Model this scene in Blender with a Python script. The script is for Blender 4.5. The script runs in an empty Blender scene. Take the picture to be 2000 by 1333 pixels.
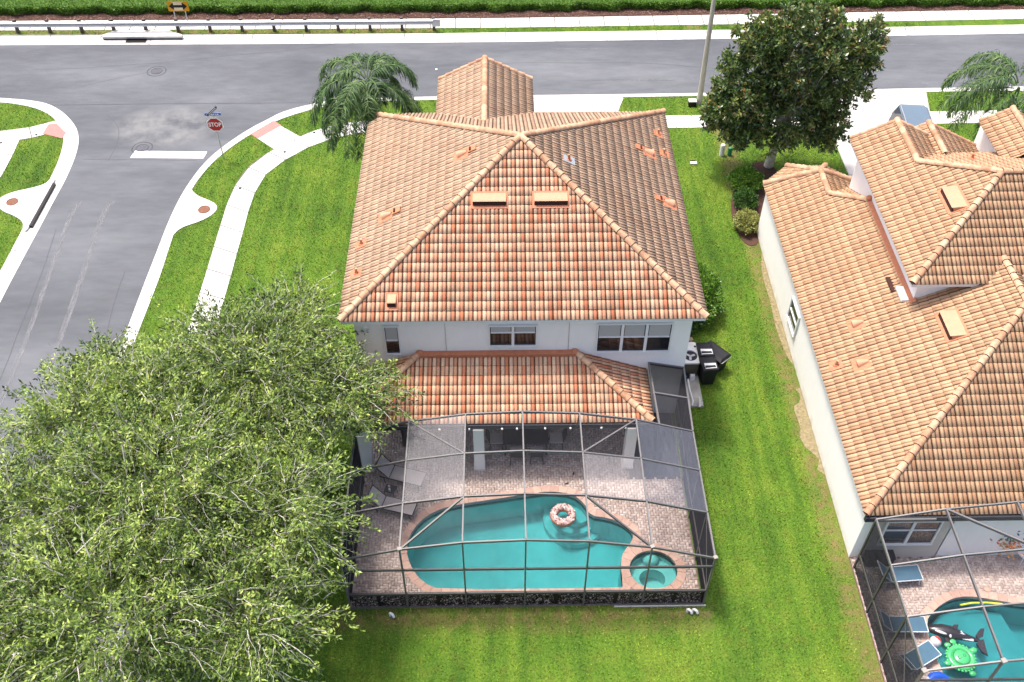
import bpy, bmesh, math, random
import numpy as np
from mathutils import Vector, Matrix
from mathutils.geometry import tessellate_polygon
R = math.radians
rng = np.random.default_rng(7)
random.seed(7)
sc = bpy.context.scene
C = bpy.data.collections.new('place'); sc.collection.children.link(C)

# ------------------------------------------------------------------ camera, sky, sun, exposure
cam = bpy.data.cameras.new('camera'); co = bpy.data.objects.new('camera', cam); C.objects.link(co)
TH, YA = 0.8064826, 0.0135709
fw = Vector((math.sin(YA)*math.cos(TH), math.cos(YA)*math.cos(TH), -math.sin(TH)))
rt = Vector((math.cos(YA), -math.sin(YA), 0)); up = rt.cross(fw)
m = Matrix((rt, up, -fw)).transposed().to_4x4(); m.translation = Vector((5.6705, -24.493, 30.09))
co.matrix_world = m
cam.sensor_width = 36; cam.lens = 36*1942.36/2000; cam.clip_start = .5; cam.clip_end = 3000
sc.camera = co
SUN_EL, SUN_AZ = 71, -50          # azimuth from +Y, clockwise
w = bpy.data.worlds.new('World'); sc.world = w; w.use_nodes = True
nt = w.node_tree; bg = nt.nodes['Background']
sky = nt.nodes.new('ShaderNodeTexSky'); sky.sky_type = 'NISHITA'; sky.sun_disc = False
sky.sun_elevation = R(SUN_EL); sky.sun_rotation = R(SUN_AZ)
sky.air_density = .65; sky.dust_density = 5.0; sky.ozone_density = 1.0
nt.links.new(sky.outputs[0], bg.inputs[0]); bg.inputs[1].default_value = .15
sl = bpy.data.lights.new('sun', 'SUN'); so = bpy.data.objects.new('sun', sl); C.objects.link(so)
sl.energy = 1.9; sl.angle = R(8); sl.color = (1, .95, .87)
sd = Vector((math.sin(R(SUN_AZ))*math.cos(R(SUN_EL)), math.cos(R(SUN_AZ))*math.cos(R(SUN_EL)), math.sin(R(SUN_EL))))
so.rotation_euler = sd.to_track_quat('Z', 'Y').to_euler(); so.location = (0, 0, 60)
vs = sc.view_settings; vs.view_transform = 'Standard'; vs.look = 'None'; vs.gamma = 1; vs.use_curve_mapping = False
vs.exposure = 1.3
sc.cycles.transparent_max_bounces = 24

# ------------------------------------------------------------------ materials
def nd(nt, t, **k):
    n = nt.nodes.new(t)
    for a, b in k.items():
        if a in n.inputs: n.inputs[a].default_value = b
        else: setattr(n, a, b)
    return n
def ramp(nt, fac, stops, interp='LINEAR'):
    r = nt.nodes.new('ShaderNodeValToRGB'); r.color_ramp.interpolation = interp
    e = r.color_ramp.elements
    while len(e) < len(stops): e.new(.5)
    for el, (p, c) in zip(e, stops): el.position = p; el.color = (*c, 1)
    nt.links.new(fac, r.inputs[0]); return r.outputs[0]
def mixc(nt, fac, a, b, mode='MIX'):
    n = nt.nodes.new('ShaderNodeMix'); n.data_type = 'RGBA'; n.blend_type = mode
    for s, v in ((n.inputs[0], fac), (n.inputs[6], a), (n.inputs[7], b)):
        if isinstance(v, (int, float)): s.default_value = v
        elif isinstance(v, tuple): s.default_value = (*v, 1)
        else: nt.links.new(v, s)
    return n.outputs[2]
def mathn(nt, op, a, b=0.0, clamp=False):
    n = nt.nodes.new('ShaderNodeMath'); n.operation = op; n.use_clamp = clamp
    for s, v in ((n.inputs[0], a), (n.inputs[1], b)):
        if isinstance(v, (int, float)): s.default_value = v
        else: nt.links.new(v, s)
    return n.outputs[0]
def geo(nt): return nd(nt, 'ShaderNodeNewGeometry').outputs['Position']
def noise(nt, vec, scale, detail=4, rough=.55, sx=None):
    if sx:
        mp = nd(nt, 'ShaderNodeMapping'); mp.inputs['Scale'].default_value = sx
        nt.links.new(vec, mp.inputs[0]); vec = mp.outputs[0]
    n = nd(nt, 'ShaderNodeTexNoise', Scale=scale, Detail=detail, Roughness=rough)
    nt.links.new(vec, n.inputs['Vector']); return n.outputs[0]
def base(name, rough=.8, spec=.3, metal=0.):
    m = bpy.data.materials.new(name); m.use_nodes = True; nt = m.node_tree
    b = nt.nodes['Principled BSDF']; b.inputs['Roughness'].default_value = rough
    b.inputs['Specular IOR Level'].default_value = spec; b.inputs['Metallic'].default_value = metal
    return m, nt, b
def bump(nt, b, h, strength=.3, dist=.02):
    n = nd(nt, 'ShaderNodeBump', Strength=strength, Distance=dist); nt.links.new(h, n.inputs['Height'])
    nt.links.new(n.outputs[0], b.inputs['Normal'])
MATS = {}
def mat(name, col, rough=.8, var=.15, scale=6., metal=0., spec=.3, bmp=0., sx=None):
    if name in MATS: return MATS[name]
    m, nt, b = base(name, rough, spec, metal)
    if var:
        f = noise(nt, geo(nt), scale, sx=sx)
        c = ramp(nt, f, [(.25, tuple(x*(1-var) for x in col)), (.75, tuple(min(1, x*(1+var)) for x in col))])
        nt.links.new(c, b.inputs['Base Color'])
        if bmp: bump(nt, b, f, bmp)
    else: b.inputs['Base Color'].default_value = (*col, 1)
    MATS[name] = m; return m

def grass_mat(name, blades):
    m, nt, b = base(name, .75, .15); p = geo(nt)
    a = noise(nt, p, .35, 4, .6); c = noise(nt, p, 2.2, 5, .7); d = noise(nt, p, 14, 3, .7)
    st = noise(nt, p, 1.0, 3, .6, sx=(1.8, .10, 1)); a = mathn(nt, 'ADD', mathn(nt, 'MULTIPLY', a, .52), mathn(nt, 'MULTIPLY', st, .48))
    g = ramp(nt, a, [(.38, (.075, .170, .018)), (.5, (.125, .245, .024)), (.62, (.20, .31, .036))])
    f1 = mathn(nt, 'MULTIPLY', ramp(nt, c, [(.5, (0, 0, 0)), (.72, (1, 1, 1))]), .55)
    g = mixc(nt, f1, g, (.17, .18, .03))
    f2 = ramp(nt, d, [(.3, (.55, .55, .55)), (.7, (1.25, 1.25, 1.25))])
    g = mixc(nt, 1., g, f2, 'MULTIPLY')
    # thin, straw coloured turf beside the neighbour's wall and behind the screen cage
    sp = nd(nt, 'ShaderNodeSeparateXYZ'); nt.links.new(p, sp.inputs[0])
    dx = mathn(nt, 'ABSOLUTE', mathn(nt, 'SUBTRACT', sp.outputs[0], 17.35)); 
    k = mathn(nt, 'MULTIPLY', mathn(nt, 'SUBTRACT', 1., mathn(nt, 'MULTIPLY', dx, 1.5), True), 1.6, True)
    dy = mathn(nt, 'ABSOLUTE', mathn(nt, 'ADD', sp.outputs[1], 8.3))
    k2 = mathn(nt, 'MULTIPLY', mathn(nt, 'SUBTRACT', 1., mathn(nt, 'MULTIPLY', dy, 1.3), True), mathn(nt, 'LESS_THAN', sp.outputs[0], 12.6))
    dn = mathn(nt, 'ABSOLUTE', mathn(nt, 'SUBTRACT', sp.outputs[1], 30.1))
    k3 = mathn(nt, 'MULTIPLY', mathn(nt, 'LESS_THAN', dn, .5), mathn(nt, 'LESS_THAN', sp.outputs[0], 2.))
    kk = mathn(nt, 'MULTIPLY', mathn(nt, 'MAXIMUM', mathn(nt, 'MAXIMUM', k, k2), k3), ramp(nt, c, [(.38, (.1, .1, .1)), (.6, (1, 1, 1))]))
    g = mixc(nt, mathn(nt, 'MULTIPLY', kk, .85), g, (.26, .20, .09))
    if blades:
        r = nd(nt, 'ShaderNodeAttribute', attribute_name='rnd')
        g = mixc(nt, 1., g, ramp(nt, r.outputs['Fac'], [(0, (.45, .5, .4)), (.5, (1.1, 1.1, 1.)), (1, (2.3, 1.85, 1.9))]), 'MULTIPLY')
    else:
        g = mixc(nt, 1., g, (.62, .62, .55), 'MULTIPLY'); bump(nt, b, d, .8, .05)
    nt.links.new(g, b.inputs['Base Color']); return m
def asphalt_mat():
    m, nt, b = base('asphalt', .85, .25); p = geo(nt)
    a = noise(nt, p, .22, 5, .6, sx=(.35, 1, 1)); c = noise(nt, p, 1.6, 5, .65, sx=(.5, 1.6, 1)); d = noise(nt, p, 60, 2, .6)
    g = ramp(nt, a, [(.3, (.070, .074, .083)), (.5, (.098, .103, .114)), (.72, (.142, .148, .160))])
    g = mixc(nt, 1., g, ramp(nt, c, [(.3, (.88, .88, .88)), (.7, (1.1, 1.1, 1.1))]), 'MULTIPLY')
    g = mixc(nt, 1., g, ramp(nt, d, [(.3, (.85, .85, .85)), (.7, (1.15, 1.15, 1.15))]), 'MULTIPLY')
    # worn, sandy patch where the side street opens into the main one
    sp = nd(nt, 'ShaderNodeSeparateXYZ'); nt.links.new(p, sp.inputs[0])
    ex = mathn(nt, 'POWER', mathn(nt, 'DIVIDE', mathn(nt, 'ADD', sp.outputs[0], 12.1), 3.0), 2.)
    ey = mathn(nt, 'POWER', mathn(nt, 'DIVIDE', mathn(nt, 'SUBTRACT', sp.outputs[1], 20.4), 2.1), 2.)
    s = mathn(nt, 'SUBTRACT', 1., mathn(nt, 'ADD', ex, ey), True)
    n2 = noise(nt, p, .9, 6, .6)
    s = mathn(nt, 'MULTIPLY', mathn(nt, 'MULTIPLY', s, 1.6, True), ramp(nt, n2, [(.36, (0, 0, 0)), (.6, (1, 1, 1))]))
    g = mixc(nt, mathn(nt, 'MULTIPLY', s, .6), g, (.205, .205, .20))
    dk = mathn(nt, 'SUBTRACT', 1., mathn(nt, 'MULTIPLY', mathn(nt, 'ABSOLUTE', mathn(nt, 'SUBTRACT', sp.outputs[1], 28.4)), 1.3), True)
    g = mixc(nt, mathn(nt, 'MULTIPLY', dk, .3), g, (.06, .062, .075))
    nt.links.new(g, b.inputs['Base Color']); bump(nt, b, d, .2, .01); return m
def tile_mat(name, lite, dark, pan, red=.0):
    m, nt, b = base(name, .8, .2); p = geo(nt)
    uv = nd(nt, 'ShaderNodeUVMap', uv_map='UVMap'); sp = nd(nt, 'ShaderNodeSeparateXYZ'); nt.links.new(uv.outputs[0], sp.inputs[0])
    r = nd(nt, 'ShaderNodeAttribute', attribute_name='rnd').outputs['Fac']
    n = noise(nt, p, 1.1, 4, .6); n3 = noise(nt, p, 22, 3, .6, sx=(1, 1, 1))
    mul = lambda c, k: tuple(min(1, x*k) for x in c)
    mid = tuple((a+b_)/2 for a, b_ in zip(lite, dark))
    left = ramp(nt, r, [(0, lite), (.2, mul(lite, 1.1)), (.42, mid if red else lite), (.5, mul(lite, .95)), (.8, mul(lite, 1.06)), (1, mul(lite, .9))])
    right = ramp(nt, r, [(0, dark), (.12, mid), (.24, mul(dark, .9)), (.38, mul(lite, .93)), (.5, dark), (.62, pan), (.74, mid), (.86, dark), (1, pan if red else mid)])
    side = ramp(nt, sp.outputs[0], [(.49, (0, 0, 0)), (.52, (1, 1, 1))])
    col = mixc(nt, side, left, right)
    groove_shade = ramp(nt, sp.outputs[0], [(0, (.16, .12, .10)), (.08, (.6, .55, .52)), (.15, (1, 1, 1)), (.40, (1, 1, 1)), (.515, (.34, .27, .24)), (.61, (1, 1, 1)), (.86, (1, 1, 1)), (1, (.18, .13, .11))])  # paints shade and dirt into the hollows between the rolls
    col = mixc(nt, 1., col, groove_shade, 'MULTIPLY')
    col = mixc(nt, 1., col, ramp(nt, n, [(.3, (.86, .82, .80)), (.7, (1.1, 1.08, 1.06))]), 'MULTIPLY')
    col = mixc(nt, 1., col, ramp(nt, n3, [(.3, (.88, .86, .84)), (.7, (1.08, 1.08, 1.08))]), 'MULTIPLY')
    # painted-in highlight along each butt edge, painted-in shade at each head
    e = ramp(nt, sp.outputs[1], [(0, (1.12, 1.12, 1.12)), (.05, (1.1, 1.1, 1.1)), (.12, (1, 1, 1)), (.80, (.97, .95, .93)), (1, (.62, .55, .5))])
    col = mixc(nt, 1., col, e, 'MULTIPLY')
    # rust-brown runoff and algae stains
    st = noise(nt, p, .55, 5, .65)
    col = mixc(nt, mathn(nt, 'MULTIPLY', ramp(nt, st, [(.56, (0, 0, 0)), (.74, (1, 1, 1))]), .4), col, (.26, .12, .055))
    if red:
        s2 = noise(nt, p, 1.0, 5, .7, sx=(3.2, .22, .2)); col = mixc(nt, 1., col, ramp(nt, s2, [(.32, (.72, .66, .62)), (.5, (1, 1, 1)), (.8, (1.06, 1.05, 1.04))]), 'MULTIPLY')
    nt.links.new(col, b.inputs['Base Color']); return m
def leaf_mat(name, stops, rough=.5, trans=.3, spec=.4):
    m, nt, b = base(name, rough, spec)
    r = nd(nt, 'ShaderNodeAttribute', attribute_name='rnd').outputs['Fac']
    c = ramp(nt, r, stops); nt.links.new(c, b.inputs['Base Color'])
    t = nd(nt, 'ShaderNodeBsdfTranslucent'); nt.links.new(c, t.inputs[0])
    mx = nd(nt, 'ShaderNodeMixShader'); mx.inputs[0].default_value = trans
    nt.links.new(b.outputs[0], mx.inputs[1]); nt.links.new(t.outputs[0], mx.inputs[2])
    nt.links.new(mx.outputs[0], nt.nodes['Material Output'].inputs[0]); return m
def rnd_mat(name, stops, rough=.8, scale=9., amt=.2, spec=.3):
    m, nt, b = base(name, rough, spec)
    r = nd(nt, 'ShaderNodeAttribute', attribute_name='rnd').outputs['Fac']
    c = ramp(nt, r, stops); n = noise(nt, geo(nt), scale, 4, .6)
    c = mixc(nt, 1., c, ramp(nt, n, [(.3, (1-amt,)*3), (.7, (1+amt,)*3)]), 'MULTIPLY')
    nt.links.new(c, b.inputs['Base Color']); return m
def screen_mat(name, col, f0):
    m = bpy.data.materials.new(name); m.use_nodes = True; nt = m.node_tree; nt.nodes.clear()
    o = nd(nt, 'ShaderNodeOutputMaterial'); d = nd(nt, 'ShaderNodeBsdfDiffuse'); t = nd(nt, 'ShaderNodeBsdfTransparent')
    n = noise(nt, geo(nt), 5., 5, .7, sx=(5, .35, 1))
    c = ramp(nt, n, [(.3, tuple(x*.75 for x in col)), (.7, tuple(x*1.3 for x in col))]); nt.links.new(c, d.inputs[0])
    lw = nd(nt, 'ShaderNodeLayerWeight', Blend=.5)          # woven threads close up when seen edge-on
    f = mathn(nt, 'ADD', f0, mathn(nt, 'MULTIPLY', mathn(nt, 'POWER', lw.outputs['Facing'], 3.), .75), True)
    mx = nd(nt, 'ShaderNodeMixShader'); nt.links.new(f, mx.inputs[0]); nt.links.new(t.outputs[0], mx.inputs[1]); nt.links.new(d.outputs[0], mx.inputs[2])
    nt.links.new(mx.outputs[0], o.inputs[0]); return m
def water_mat(name, tint):
    m = bpy.data.materials.new(name); m.use_nodes = True; nt = m.node_tree; nt.nodes.clear()
    o = nd(nt, 'ShaderNodeOutputMaterial'); g = nd(nt, 'ShaderNodeBsdfGlossy', Roughness=.16); t = nd(nt, 'ShaderNodeBsdfTransparent')
    t.inputs[0].default_value = (*tint, 1)
    p = geo(nt); n = noise(nt, p, 2.6, 4, .55, sx=(1.4, 1, 1)); n2 = nd(nt, 'ShaderNodeTexWave', Scale=1.2, Distortion=9., Detail=3.)
    nt.links.new(p, n2.inputs[0])
    h = mathn(nt, 'ADD', n, mathn(nt, 'MULTIPLY', n2.outputs['Fac'], .25))
    bp = nd(nt, 'ShaderNodeBump', Strength=.35, Distance=.05); nt.links.new(h, bp.inputs['Height']); nt.links.new(bp.outputs[0], g.inputs['Normal'])
    fr = nd(nt, 'ShaderNodeFresnel', IOR=1.33); nt.links.new(bp.outputs[0], fr.inputs['Normal'])
    mx = nd(nt, 'ShaderNodeMixShader'); nt.links.new(fr.outputs[0], mx.inputs[0]); nt.links.new(t.outputs[0], mx.inputs[1]); nt.links.new(g.outputs[0], mx.inputs[2])
    nt.links.new(mx.outputs[0], o.inputs[0]); return m

def streak_mat():
    m, nt, b = base('worn_streak', .85, .2); b.inputs['Base Color'].default_value = (.21, .213, .225, 1); n = noise(nt, geo(nt), 3.0, 5, .7, sx=(3., .6, 1))
    t = nd(nt, 'ShaderNodeBsdfTransparent'); mx = nd(nt, 'ShaderNodeMixShader'); nt.links.new(ramp(nt, n, [(.3, (.04,)*3), (.75, (.85,)*3)]), mx.inputs[0])
    nt.links.new(t.outputs[0], mx.inputs[1]); nt.links.new(b.outputs[0], mx.inputs[2]); nt.links.new(mx.outputs[0], nt.nodes['Material Output'].inputs[0]); return m
def wall_mat(name, col):
    m, nt, b = base(name, .9, .2); p = geo(nt); sp = nd(nt, 'ShaderNodeSeparateXYZ'); nt.links.new(p, sp.inputs[0])
    n = noise(nt, p, 3., 5, .65, sx=(1, 1, .35)); n2 = noise(nt, p, 40., 3, .6)
    c = ramp(nt, n, [(.25, tuple(x*.955 for x in col)), (.6, col)])
    k = mathn(nt, 'MULTIPLY', mathn(nt, 'SUBTRACT', 1., mathn(nt, 'MULTIPLY', sp.outputs[2], 2.4), True), ramp(nt, n, [(.35, (0, 0, 0)), (.65, (1, 1, 1))]))
    c = mixc(nt, mathn(nt, 'MULTIPLY', k, .55), c, (.42, .34, .24)); nt.links.new(c, b.inputs['Base Color']); bump(nt, b, n2, .25, .01); return m
M = dict(
 grass=grass_mat('lawn_ground', False), blades=grass_mat('grass_blades', True), asphalt=asphalt_mat(),
 joint_c=mat('slab_joint', (.12, .11, .10), .95, .3), concrete=mat('concrete', (.50, .485, .46), .85, .13, 2.5, bmp=.1), old_concrete=mat('weathered_concrete', (.36, .34, .31), .9, .25, 3.),
 paint=mat('white_road_paint', (.72, .72, .72), .7, .12, 9.), pink=mat('salmon_ramp_paint', (.50, .17, .15), .8, .12, 8.),
 stucco=wall_mat('white_stucco', (.88, .855, .82)), stucco2=wall_mat('bright_white_stucco', (.89, .87, .84)), beige=mat('beige_stucco', (.52, .49, .43), .9, .04, 3.),
 trim=mat('white_trim', (.74, .74, .74), .6, .03), fascia=mat('bronze_fascia', (.03, .032, .04), .5, .1), glass=mat('dark_window_glass', (.012, .013, .016), .08, 0, spec=.6),
 blind=mat('closed_blind', (.42, .41, .40), .8, .06, 20., sx=(.2, .2, 6)), interior=mat('dark_interior', (.012, .01, .01), .9, .1),
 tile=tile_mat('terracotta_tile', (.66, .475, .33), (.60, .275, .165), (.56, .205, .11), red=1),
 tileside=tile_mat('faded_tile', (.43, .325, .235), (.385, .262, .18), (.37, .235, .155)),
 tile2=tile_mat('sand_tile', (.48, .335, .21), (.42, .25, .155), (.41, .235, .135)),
 butt=mat('tile_butt_shade', (.075, .045, .03), .9, .3, 12.), deckdark=mat('roof_underlay', (.03, .02, .015), .9, .1),  # dark brown butt colour paints the shade line under each tile course
 cap=rnd_mat('ridge_tile_clay', [(0, (.36, .185, .105)), (.5, (.45, .265, .165)), (1, (.50, .33, .21))], amt=.3, scale=5.),
 flash=mat('terracotta_flashing', (.44, .165, .085), .6, .15, 6.), hood=mat('clay_hood', (.48, .255, .155), .6, .08, 6.), dark=mat('vent_mouth', (.05, .02, .015), .9, 0),
 bronze=mat('aluminium_beam', (.125, .12, .12), .38, .1, 4., metal=.1, spec=.6), bronzed=mat('bronze_post', (.06, .058, .058), .45, .1, 4., spec=.5),
 bracket=mat('light_bracket', (.26, .24, .22), .6, .05), wallscreen=screen_mat('side_insect_screen', (.03, .03, .034), .6), screen=screen_mat('insect_screen', (.05, .05, .057), .14),
 glary=screen_mat('dusty_glare_screen', (.30, .29, .30), .30), greyscreen=screen_mat('grey_insect_screen', (.13, .14, .17), .42), lightscreen=screen_mat('clear_insect_screen', (.07, .07, .08), .07),  # paler colour paints sun glare and dust into these panels, grey ones too
 paver=rnd_mat('paver_brick', [(0, (.36, .275, .24)), (.5, (.44, .355, .315)), (1, (.51, .425, .38))], amt=.14, scale=5.), joint=mat('paver_joint_sand', (.22, .155, .135), .95, .3, 10.),
 coping=rnd_mat('coping_brick', [(0, (.40, .25, .20)), (1, (.50, .34, .27))], amt=.12), plaster=mat('pool_plaster', (.52, .66, .66), .8, .10, 1.6),
 water=water_mat('pool_water', (.25, .63, .645)), spawater=water_mat('spa_water', (.45, .78, .76)), water2=water_mat('neighbour_pool_water', (.20, .52, .55)),  # neighbour's pool water has a darker tint
 turf=mat('grey_mat', (.085, .09, .105), .9, .3, 6., sx=(4, 1, 1)), bark=mat('grey_bark', (.47, .44, .39), .9, .4, 6.), dbark=mat('brown_bark', (.20, .16, .12), .9, .3, 6.),
 oak=leaf_mat('oak_leaf', [(0, (.008, .018, .008)), (.3, (.045, .08, .022)), (.48, (.16, .25, .05)), (.75, (.36, .46, .09)), (1, (.62, .66, .20))], .5, .2),
 magn=leaf_mat('magnolia_leaf', [(0, (.014, .034, .010)), (.4, (.055, .10, .022)), (.70, (.15, .23, .05)), (.80, (.22, .12, .04)), (.86, (.20, .17, .06)), (1, (.34, .42, .10))], .33, .15, .7),
 palm=leaf_mat('palm_leaflet', [(0, (.016, .036, .012)), (.6, (.055, .115, .034)), (1, (.20, .29, .09))], .5, .2, .3),
 hedge=leaf_mat('hedge_leaf', [(0, (.03, .085, .010)), (.5, (.09, .22, .02)), (1, (.24, .38, .05))], .4, .3),
 bush=leaf_mat('bush_leaf', [(0, (.015, .05, .010)), (.6, (.045, .12, .02)), (1, (.10, .19, .03))], .35, .25),
 varieg=leaf_mat('variegated_leaf', [(0, (.06, .10, .02)), (.5, (.28, .30, .08)), (1, (.50, .48, .16))], .5, .25),
 kickleaf=leaf_mat('panel_leaf', [(0, (.005, .005, .007)), (.5, (.015, .013, .013)), (.7, (.26, .17, .14)), (1, (.75, .6, .52))], .5, .0),
 mulch=rnd_mat('mulch_chip', [(0, (.05, .022, .016)), (.6, (.13, .06, .045)), (1, (.36, .24, .19))]), mulchbed=mat('mulch_bed', (.07, .035, .027), .95, .4, 14.),
 black=mat('black_plastic', (.010, .010, .013), .55, .1), white=mat('white_plastic', (.72, .71, .69), .5, .05), steel=mat('galvanised_steel', (.42, .43, .44), .4, .1, 8., metal=.5),
 dpost=mat('weathered_wood_post', (.10, .08, .07), .9, .3), rust=mat('rusty_iron', (.17, .075, .045), .8, .35, 12.), manhole=mat('iron_lid', (.075, .075, .09), .7, .2, 14.),
 sling=mat('taupe_sling', (.44, .385, .36), .8, .06), blue=mat('blue_sling', (.06, .13, .19), .8, .08), frame_d=mat('dark_chair_frame', (.02, .02, .022), .5, .1),
 red=mat('sign_red', (.40, .012, .018), .4, .08), signwhite=mat('sign_white', (.78, .76, .74), .4, 0), signblue=mat('sign_blue', (.03, .10, .40), .4, .2), signdark=mat('sign_dark_blue', (.015, .02, .05), .7, .2),
 orange=mat('sign_orange', (.62, .28, .01), .4, .08), signpale=mat('sign_pale', (.75, .60, .38), .4, .1), signblack=mat('sign_black', (.01, .008, .008), .4, 0),
 carblue=mat('dark_blue_car_paint', (.10, .14, .18), .15, .05, spec=.8), carbody=mat('black_blue_car_body', (.012, .018, .035), .12, .05, spec=.8), carglass=mat('car_glass', (.02, .03, .04), .05, 0, spec=.8), tyre=mat('tyre_rubber', (.02, .02, .02), .9, .1),
 icing=mat('pink_icing', (.60, .38, .34), .5, .1), dough=mat('caramel_dough', (.42, .14, .06), .5, .1), sprA=mat('sprinkle_dark', (.10, .02, .04), .5, 0), sprB=mat('sprinkle_white', (.75, .7, .65), .5, 0),
 orca=mat('glossy_black_vinyl', (.022, .018, .022), .2, .1, spec=.7), orcaw=mat('white_vinyl', (.55, .56, .60), .35, .08), turtle=mat('green_vinyl', (.06, .42, .14), .25, .15, spec=.6), turtled=mat('dark_green_vinyl', (.03, .20, .09), .3, .15),
 ballred=mat('red_vinyl', (.55, .04, .04), .3, 0), noodle=mat('yellow_foam', (.62, .62, .06), .7, .05), bluef=mat('blue_vinyl', (.02, .10, .55), .3, .05), chairw=mat('white_powdercoat', (.6, .62, .64), .4, .05),
 olive=mat('olive_louvre', (.10, .085, .06), .6, .3, 30., sx=(12, 12, .5)), poleconc=mat('pole_concrete', (.42, .385, .32), .85, .15, 5., sx=(3, 3, .3)),
 patch=mat('bare_soil', (.22, .18, .10), .95, .35, 8.), stone=mat('tan_stone', (.36, .27, .18), .9, .2, 6.), flower=leaf_mat('flower_petal', [(0, (.02, .08, .04)), (.35, (.03, .10, .30)), (.6, (.05, .22, .06)), (.8, (.55, .10, .04)), (1, (.65, .35, .15))], .6, .1),
 skid=streak_mat(), crack=mat('road_seam', (.075, .075, .085), .9, .3, 12.), pinkcup=mat('glass_cup', (.4, .42, .45), .2, 0),
)

# ------------------------------------------------------------------ object helpers
def tag(o, label=None, cat=None, group=None, kind=None):
    if label: o['label'] = label
    if cat: o['category'] = cat
    if group: o['group'] = group
    if kind: o['kind'] = kind
    return o
def thing(name, label, cat, loc=(0, 0, 0), rz=0, group=None):
    o = bpy.data.objects.new(name, None); C.objects.link(o); o.empty_display_size = .2
    o.location = loc; o.rotation_euler = (0, 0, rz); return tag(o, label, cat, group)
def link(name, me, parent=None, mx=None):
    o = bpy.data.objects.new(name, me); C.objects.link(o)
    if parent: o.parent = parent
    if mx is not None: o.matrix_local = mx
    return o
def copy_tree(o, parent=None):
    c = o.copy(); C.objects.link(c)
    if parent: c.parent = parent
    for ch in o.children: copy_tree(ch, c)
    return c
class MB:
    """collects shapes for one mesh; coordinates are local to the parent"""
    def __init__(s): s.v = []; s.f = []; s.m = []; s.mats = []; s.r = []; s.sm = []
    def mi(s, mt):
        if mt not in s.mats: s.mats.append(mt)
        return s.mats.index(mt)
    def add(s, vs, fs, mt, r=None, smooth=False):
        n = len(s.v); s.v += [tuple(v) for v in vs]; k = s.mi(mt); r = random.random() if r is None else r
        for f in fs: s.f.append([n+i for i in f]); s.m.append(k); s.r.append(r); s.sm.append(smooth)
    def box(s, c, d, mt, rz=0, r=None, T=None):
        x, y, z = (a/2 for a in d); cs, sn = math.cos(rz), math.sin(rz)
        vs = [(c[0]+a*cs-b*sn, c[1]+a*sn+b*cs, c[2]+e) for e in (-z, z) for a, b in ((-x, -y), (x, -y), (x, y), (-x, y))]
        if T: vs = [T @ Vector(v) for v in vs]
        s.add(vs, [(3, 2, 1, 0), (4, 5, 6, 7), (0, 1, 5, 4), (1, 2, 6, 5), (2, 3, 7, 6), (3, 0, 4, 7)], mt, r)
    def b2(s, x0, x1, y0, y1, z0, z1, mt): s.box(((x0+x1)/2, (y0+y1)/2, (z0+z1)/2), (abs(x1-x0), abs(y1-y0), abs(z1-z0)), mt)
    def bar(s, a, b, wd, ht, mt, upv=(0, 0, 1)):
        a = Vector(a); b = Vector(b); d = (b-a).normalized(); u = Vector(upv)
        if abs(d.dot(u)) > .98: u = Vector((0, 1, 0))
        sd = d.cross(u).normalized()*(wd/2); u2 = sd.cross(d).normalized()*(ht/2)
        vs = [p+q for p in (a, b) for q in (-sd-u2, sd-u2, sd+u2, -sd+u2)]
        s.add(vs, [(3, 2, 1, 0), (4, 5, 6, 7), (0, 1, 5, 4), (1, 2, 6, 5), (2, 3, 7, 6), (3, 0, 4, 7)], mt)
    def tube(s, pts, rad, mt, n=8, caps=True, smooth=True):
        pts = [Vector(p) for p in pts]; N = len(pts); rad = rad if isinstance(rad, (list, tuple)) else [rad]*N
        vs = []; u = None
        for i, p in enumerate(pts):
            d = (pts[min(i+1, N-1)]-pts[max(i-1, 0)]).normalized()
            if u is None: u = d.orthogonal().normalized()
            u = (u-d*u.dot(d)).normalized(); v = d.cross(u)
            vs += [p+(u*math.cos(2*math.pi*k/n)+v*math.sin(2*math.pi*k/n))*rad[i] for k in range(n)]
        fs = [(i*n+k, i*n+(k+1) % n, (i+1)*n+(k+1) % n, (i+1)*n+k) for i in range(N-1) for k in range(n)]
        s.add(vs, fs, mt, smooth=smooth)
        if caps: s.add(vs[:n], [tuple(range(n))[::-1]], mt); s.add(vs[-n:], [tuple(range(n))], mt)
    def cyl(s, c, r, h, mt, n=20, r2=None): s.tube([c, (c[0], c[1], c[2]+h)], [r, r if r2 is None else r2], mt, n)
    def loft(s, rings, mt, close=True, caps=True, smooth=True):
        n = len(rings[0]); vs = [v for r_ in rings for v in r_]
        fs = [(i*n+k, i*n+(k+1) % n, (i+1)*n+(k+1) % n, (i+1)*n+k) for i in range(len(rings)-1) for k in range(n if close else n-1)]
        s.add(vs, fs, mt, smooth=smooth)
        if caps: s.add(rings[0], [tuple(range(n))[::-1]], mt); s.add(rings[-1], [tuple(range(n))], mt)
    def prism(s, poly, z0, z1, mt, holes=(), sides=True, r=None):
        loops = [list(poly)]+[list(h) for h in holes]; flat = [p for l in loops for p in l]
        tris = tessellate_polygon([[Vector((p[0], p[1], 0)) for p in l] for l in loops])
        def ori(t):
            a, b, c = (flat[i] for i in t); return t if (b[0]-a[0])*(c[1]-a[1])-(b[1]-a[1])*(c[0]-a[0]) > 0 else t[::-1]
        s.add([(p[0], p[1], z1) for p in flat], [ori(tuple(t)) for t in tris], mt, r)
        if sides:
            for l in loops:
                n = len(l); ar = sum(l[i][0]*l[(i+1) % n][1]-l[(i+1) % n][0]*l[i][1] for i in range(n))
                q = l if (ar > 0) == (l is loops[0]) else l[::-1]
                s.add([(p[0], p[1], z) for z in (z0, z1) for p in q], [(i, (i+1) % n, n+(i+1) % n, n+i) for i in range(n)], mt, r)
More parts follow.
